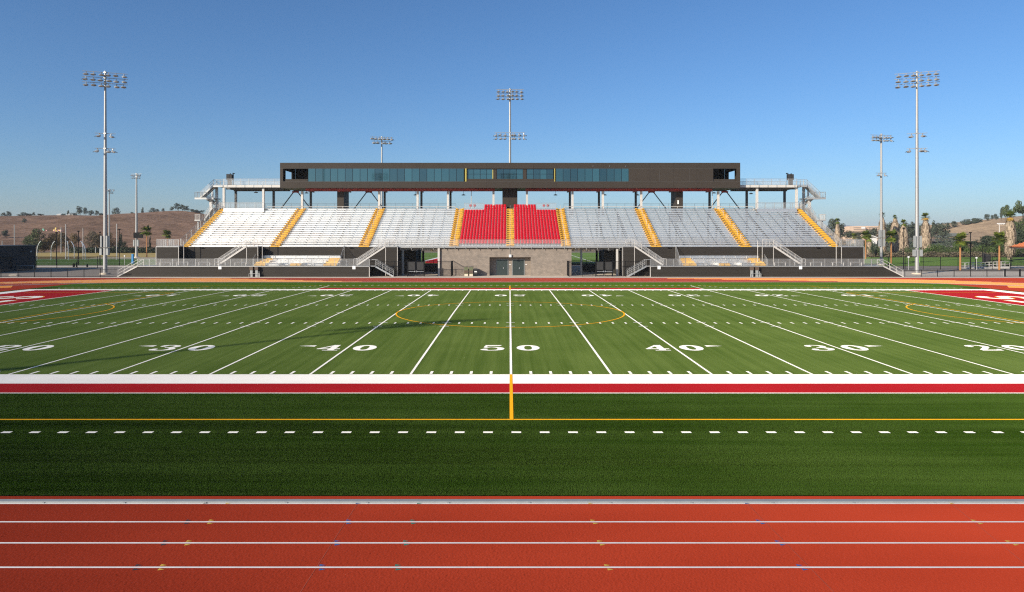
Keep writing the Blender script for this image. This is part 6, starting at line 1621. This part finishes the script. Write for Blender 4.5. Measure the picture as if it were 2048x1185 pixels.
def palm(px, base, top, D, kind, lab, cw=1.0, skirt_top=None, skirt_bot=None, sw=None):
    x = X_(px, D); z0 = Z_(base, D); zt = Z_(top, D); rnd = random.Random(int(px))
    t = thing('palm_tree', (x, D, z0), lab, 'palm tree', 'palms with dead thatch' if kind == 'skirt' else 'clean-trunked young palms')
    R0 = cw
    zc = zt - R0 * (1.1 if kind == 'skirt' else .95)
    mb = MB(); k = 8; lean = rnd.uniform(-.25, .25)
    P = [Vector((x + lean * (i / k) ** 2, D, z0 - .3 + (zc - z0 + .3) * i / k)) for i in range(k + 1)]
    for i in range(k):
        r = (.30 if kind == 'skirt' else .14) * (1.25 - .35 * i / k); mb.tube(P[i], P[i + 1], r, r * .97, 10, 0, caps=False)
        if kind != 'skirt':
            for q in range(3): c = P[i] + (P[i + 1] - P[i]) * (q + .5) / 3; mb.tube(c - Vector((0, 0, .03)), c + Vector((0, 0, .03)), r * 1.05, r * 1.05, 10, 0, caps=False)
    mb.build('trunk', 'palm_trunk' if kind != 'skirt' else 'bark', t)
    top_ = P[-1]
    mb = MB(); nl = 34 if kind == 'skirt' else 60
    for i in range(nl):
        a = rnd.uniform(0, 6.28); e = rnd.uniform(-.75, 1.35) if kind != 'skirt' else rnd.uniform(-.15, 1.4)
        fan_leaf(mb, top_ + Vector((0, 0, rnd.uniform(-.15, .15))), Vector((math.cos(a) * math.cos(e), math.sin(a) * math.cos(e), math.sin(e))), R0 * (rnd.uniform(.85, 1.12) if kind == 'skirt' else rnd.uniform(.55, 1.12)), rnd, rnd.choice((0, 0, 1)))
    mb.build('crown', ['palm_leaf', 'palm_leaf_dark'], t)
    if kind == 'skirt':
        st, sb = Z_(skirt_top, D), Z_(skirt_bot, D)
        mb = MB(); ns = int(300 + 30 * (st - sb) * sw)
        for i in range(6):
            qa, qb = i / 6, (i + 1) / 6; rr_ = [sw * .66 * (.62 + .38 * math.sin(q * 2.6 + .5)) * (1 if q < .85 else .55) for q in (qa, qb)]
            mb.tube((x + (top_.x - x) * qa, D, sb + (st - sb) * qa), (x + (top_.x - x) * qb, D, sb + (st - sb) * qb), rr_[0], rr_[1], 12, 1)
        for i in range(ns):
            q = rnd.random(); z = sb + (st - sb) * q; a = rnd.uniform(0, 6.28)
            r = sw * (.62 + .38 * math.sin(q * 2.6 + .5)) * rnd.uniform(.75, 1.05)
            if q > .85: r *= (1.15 - q) / .30
            if q < .12: r *= .55 + q * 3.7
            c = Vector((top_.x * q + x * (1 - q) + r * math.cos(a), D + r * math.sin(a), z)); ln = rnd.uniform(.7, 1.7); tn = Vector((-math.sin(a), math.cos(a), 0)); w = rnd.uniform(.10, .26)
            b = c + Vector((math.cos(a) * rnd.uniform(-.05, .28), math.sin(a) * rnd.uniform(-.05, .28), -ln)) + tn * rnd.uniform(-.15, .15)
            inn = Vector((-math.cos(a), -math.sin(a), 0)) * r * .45
            mb.add([c + inn + Vector((0, 0, .25)), c + tn * w, b + tn * w * .5, b - tn * w * .5, c - tn * w], [(0, 1, 4), (4, 1, 2, 3)], 0 if rnd.random() > .3 else 1)
        mb.build('dead_frond_skirt', ['skirt', 'skirt_dark'], t)
        mb = MB()
        for i in range(9):
            a = rnd.uniform(0, 6.28); e = rnd.uniform(-1.2, -.1); fan_leaf(mb, top_ + Vector((0, 0, -.2)), Vector((math.cos(a) * math.cos(e), math.sin(a) * math.cos(e), math.sin(e))), R0 * rnd.uniform(.8, 1.05), rnd, 0, 7, 1.0, .7)
        mb.build('yellowing_fronds', 'palm_yellow' if px in (1852.5, 2019.5) else 'palm_leaf', t)
palm(1676, 512, 434.5, 262, 'skirt', 'small skirted palm just past the end of the seating', 1.35, 448, 505, 1.1)
palm(1765, 512, 422, 234, 'skirt', 'skirted palm hidden behind the two-row light tower', 1.15, 434, 505, 1.25)
palm(1789.5, 512, 428.5, 244, 'skirt', 'skirted palm with a small tuft between two towers', .95, 437, 505, 1.5)
palm(1808.5, 516, 437, 226, 'skirt', 'skirted palm with the thin lamp post before its trunk', 1.3, 450, 512, 1.4)
palm(1852.5, 510, 422.5, 232, 'skirt', 'largest skirted palm right of the tall tower', 1.75, 440, 507, 1.55)
palm(2019.5, 512, 419, 178, 'skirt', 'tall skirted palm beside the tiled pavilion', 1.6, 437, 507, 1.25)
palm(1708, 512, 464.5, 236, 'skirt', 'short skirted palm behind the mesh railing of the end block', 1.3, 476, 510, 1.0)
palm(1738, 512, 466, 232, 'skirt', 'low skirted palm close beside a clean-trunked one', 1.5, 478, 508, .95)
palm(1731.5, 520, 459, 188, 'clean', 'clean-trunked palm at the corner of the siding wall', 1.75)
palm(1782.5, 528, 458, 160, 'clean', 'clean-trunked palm between the two light towers', 1.85)
palm(1920.5, 541, 463, 128.6, 'clean', 'clean-trunked palm before the brown hillside', 1.85)
palm(1998.5, 540, 460.5, 130, 'clean', 'clean-trunked palm by the white ramp and pavilion', 1.8)
palm(293.5, 515, 449, 204, 'clean', 'clean-trunked palm beside the speaker pole', 2.1)
palm(336, 516, 457.5, 205, 'clean', 'clean-trunked palm rising behind the siding block', 1.85)

# ------------------------------------------------------------------ far buildings and the bright cluster on the hill
D = 900; t = thing('office_block', (X_(1735, D), D, 0), 'long peach coloured block on the horizon among trees', 'building')
for pa, pb_, ty, mt in ((1706.5, 1722, 453.5, 0), (1722, 1731, 452.5, 0), (1731, 1741, 453.2, 1), (1741, 1760, 452.5, 0)):
    mb = MB(); y = D + (8 if mt else 0); mb.box(X_(pa, D), X_(pb_, D) - .05, y, D + 40, 0, Z_(ty, D)); mb.build('wing', 'beige_wall', t)
mb = MB()
for i in range(26):
    px = 1708 + i * 1.95
    for py in (456, 459.5, 463): x = X_(px, D); mb.box(x - .32, x + .32, D - .15, D - .02, Z_(py, D) - .5, Z_(py, D) + .5)
mb.build('windows', 'win_dark', t)
mb = MB(); mb.box(X_(1722.5, D), X_(1730.5, D), D - .3, D - .16, Z_(458, D), Z_(454, D)); mb.build('pale_panel', 'white_wall', t)
D = 340; mb = MB(); a, b = X_(1746, D), X_(1758, D); mb.prism([(a, D, Z_(471.5, D)), (b, D, Z_(476, D)), (b, D, Z_(477.6, D)), (a, D, Z_(473, D))], (0, 8, 0)); mb.box(a + .6, b - .4, D + 1, D + 7, zr_(a, D) - .5, Z_(476.5, D)); o = mb.build('shelter', 'white_wall', None, at=(a, D, 0)); tag(o, 'small white sloping shelter roof beside the two-row tower', 'shelter')
D = 640
for pa, pb_, py, lab in ((113.5, 121, 429, 'shorter white roof on the ridge'), (133, 147, 429.2, 'longer white roofed house on the ridge')):
    a, b = X_(pa, D), X_(pb_, D); zb_ = zl_((a + b) / 2, D) - 1
    t = thing('house', (a, D, zb_), lab, 'house', 'houses on the ridge')
    mb = MB(); mb.box(a, b, D, D + 6, zb_, Z_(py, D) - .25); mb.build('wall', 'white_wall', t)
    mb = MB(); mb.prism([(a - .3, D - .4, Z_(py, D) - .245), (b + .3, D - .4, Z_(py, D) - .245), (b - .6, D + 3, Z_(py, D) + .55), (a + .6, D + 3, Z_(py, D) + .55)], (0, 0, .12)); mb.build('roof', 'white_wall', t)
for i in range(10):
    px = 1888 + i * 9.5; D = 640; x = X_(px, D); zb_ = Z_(459 - i * 1.5, D)
rr = random.Random(51); cols = [noisy(n, c, .05) for n, c in (('pink cloth', (.65, .3, .3)), ('white cloth', (.75, .72, .7)), ('green cloth', (.15, .42, .3)), ('yellow cloth', (.65, .5, .12)))]
D = 430
bc = thing('banner_cluster', (X_(106, D), D, zl_(X_(106, D), D)), 'cluster of small colourful cloths on poles on the brown hillside', 'banners')
for i in range(46):
    px = rr.uniform(85, 128) if i > 5 else 86 + i * .5; z = Z_(rr.uniform(461, 468.5), D) if i > 5 else Z_(459 + i * 1.2, D)
    if 42 > i > 36: px = 110 + rr.uniform(-1.5, 2.5); z = Z_(455 + (i - 36) * 2, D)
    a = rr.uniform(-.5, .5); x = X_(px, D)
    MB().obox((x, D + rr.uniform(-1, 1), z), (.36 * math.cos(a), 0, .36 * math.sin(a)), (0, .06, 0), (-.42 * math.sin(a), 0, .42 * math.cos(a))).build('cloth', cols[2 if i <= 5 else (3 if 42 > i > 36 else rr.choice((0, 1, 1, 0, 3)))], bc)
for px in range(86, 130, 4): x = X_(px, D); MB().bar((x, D, zl_(x, D) - .5), (x, D, Z_(464, D)), .12, .12).build('pole', cols[1], bc)
# scoreboard frame on the palm side slope
D = 330; x0, x1 = X_(1995, D), X_(2009, D); mb = MB()
for i in range(7): xx = x0 + (x1 - x0) * i / 6; mb.box(xx - .22, xx + .22, D - .1, D + .1, Z_(447.6 + (i % 2) * .8, D) - .25, Z_(447.6, D) + .25)
mb.tube((x0, D, Z_(448, D)), (x1, D, Z_(447.5, D)), .06, .06); xx = (x0 + x1) / 2 - .8; mb.tube((xx, D, zr_(xx, D) - .5), (xx, D, Z_(448, D)), .16, .12, 8)
o = mb.build('distant_flood_light', 'white_wall', None, at=(xx, D, zr_(xx, D))); tag(o, 'pale distant flood light bank on a pole before the hillside clump', 'flood light')

# ------------------------------------------------------------------ sky, sun, camera
HAZE = 1.05e-4
EL = R(21.0); AZ = math.atan2(-.733, -.680)
w = bpy.data.worlds.new('World'); S.world = w; w.use_nodes = True
nt = w.node_tree; bg = nt.nodes['Background']
sky = nt.nodes.new('ShaderNodeTexSky'); sky.sky_type = 'NISHITA'; sky.sun_disc = False
sky.sun_elevation = EL; sky.sun_rotation = AZ; sky.altitude = 200; sky.air_density = .9; sky.dust_density = 1.0; sky.ozone_density = 5.8
hs = nt.nodes.new('ShaderNodeHueSaturation'); hs.inputs['Saturation'].default_value = 1.06
nt.links.new(sky.outputs[0], hs.inputs['Color']); nt.links.new(hs.outputs[0], bg.inputs[0]); bg.inputs[1].default_value = .106
sd = bpy.data.lights.new('sun', 'SUN'); sd.energy = 5.0; sd.angle = R(.53); sd.color = (1, .91, .78)
so = bpy.data.objects.new('sun', sd); COL.objects.link(so); so.location = (-60, -60, 60)
ds = Vector((math.sin(AZ) * math.cos(EL), math.cos(AZ) * math.cos(EL), math.sin(EL)))
so.rotation_euler = (-ds).to_track_quat('-Z', 'Y').to_euler()
hz = MB().box(-7100, 7100, -400, 9100, -1.4, 96).build('haze', 'sign_white'); hz['kind'] = 'stuff'; hz['label'] = 'thin haze in the air over the whole place'; hz.display_type = 'WIRE'
hm_ = bpy.data.materials.new('thin haze'); hm_.use_nodes = True; n2 = hm_.node_tree; n2.nodes.clear()
vo = n2.nodes.new('ShaderNodeVolumePrincipled'); vo.inputs['Density'].default_value = HAZE; vo.inputs['Color'].default_value = (.86, .92, 1, 1); vo.inputs['Anisotropy'].default_value = 0
oo = n2.nodes.new('ShaderNodeOutputMaterial'); n2.links.new(vo.outputs[0], oo.inputs['Volume']); hz.data.materials[0] = hm_
cd = bpy.data.cameras.new('camera'); co = bpy.data.objects.new('camera', cd); COL.objects.link(co)
co.location = CAM; co.rotation_euler = (R(90), 0, 0)
cd.sensor_width = 36; cd.lens = F * 36 / 2048; cd.shift_x = (1024 - CX) / 2048; cd.shift_y = (HY - 592.5) / 2048
cd.clip_start = .5; cd.clip_end = 20000; S.camera = co
S.render.resolution_x, S.render.resolution_y = 1024, 592
S.view_settings.view_transform = 'Standard'; S.view_settings.look = 'None'; S.view_settings.exposure = .36; S.view_settings.gamma = 1
S.cycles.use_denoising = False; S.cycles.filter_width = 1.2; S.cycles.use_adaptive_sampling = False
S.cycles.max_bounces = 6; S.cycles.volume_bounces = 0; S.cycles.transparent_max_bounces = 16
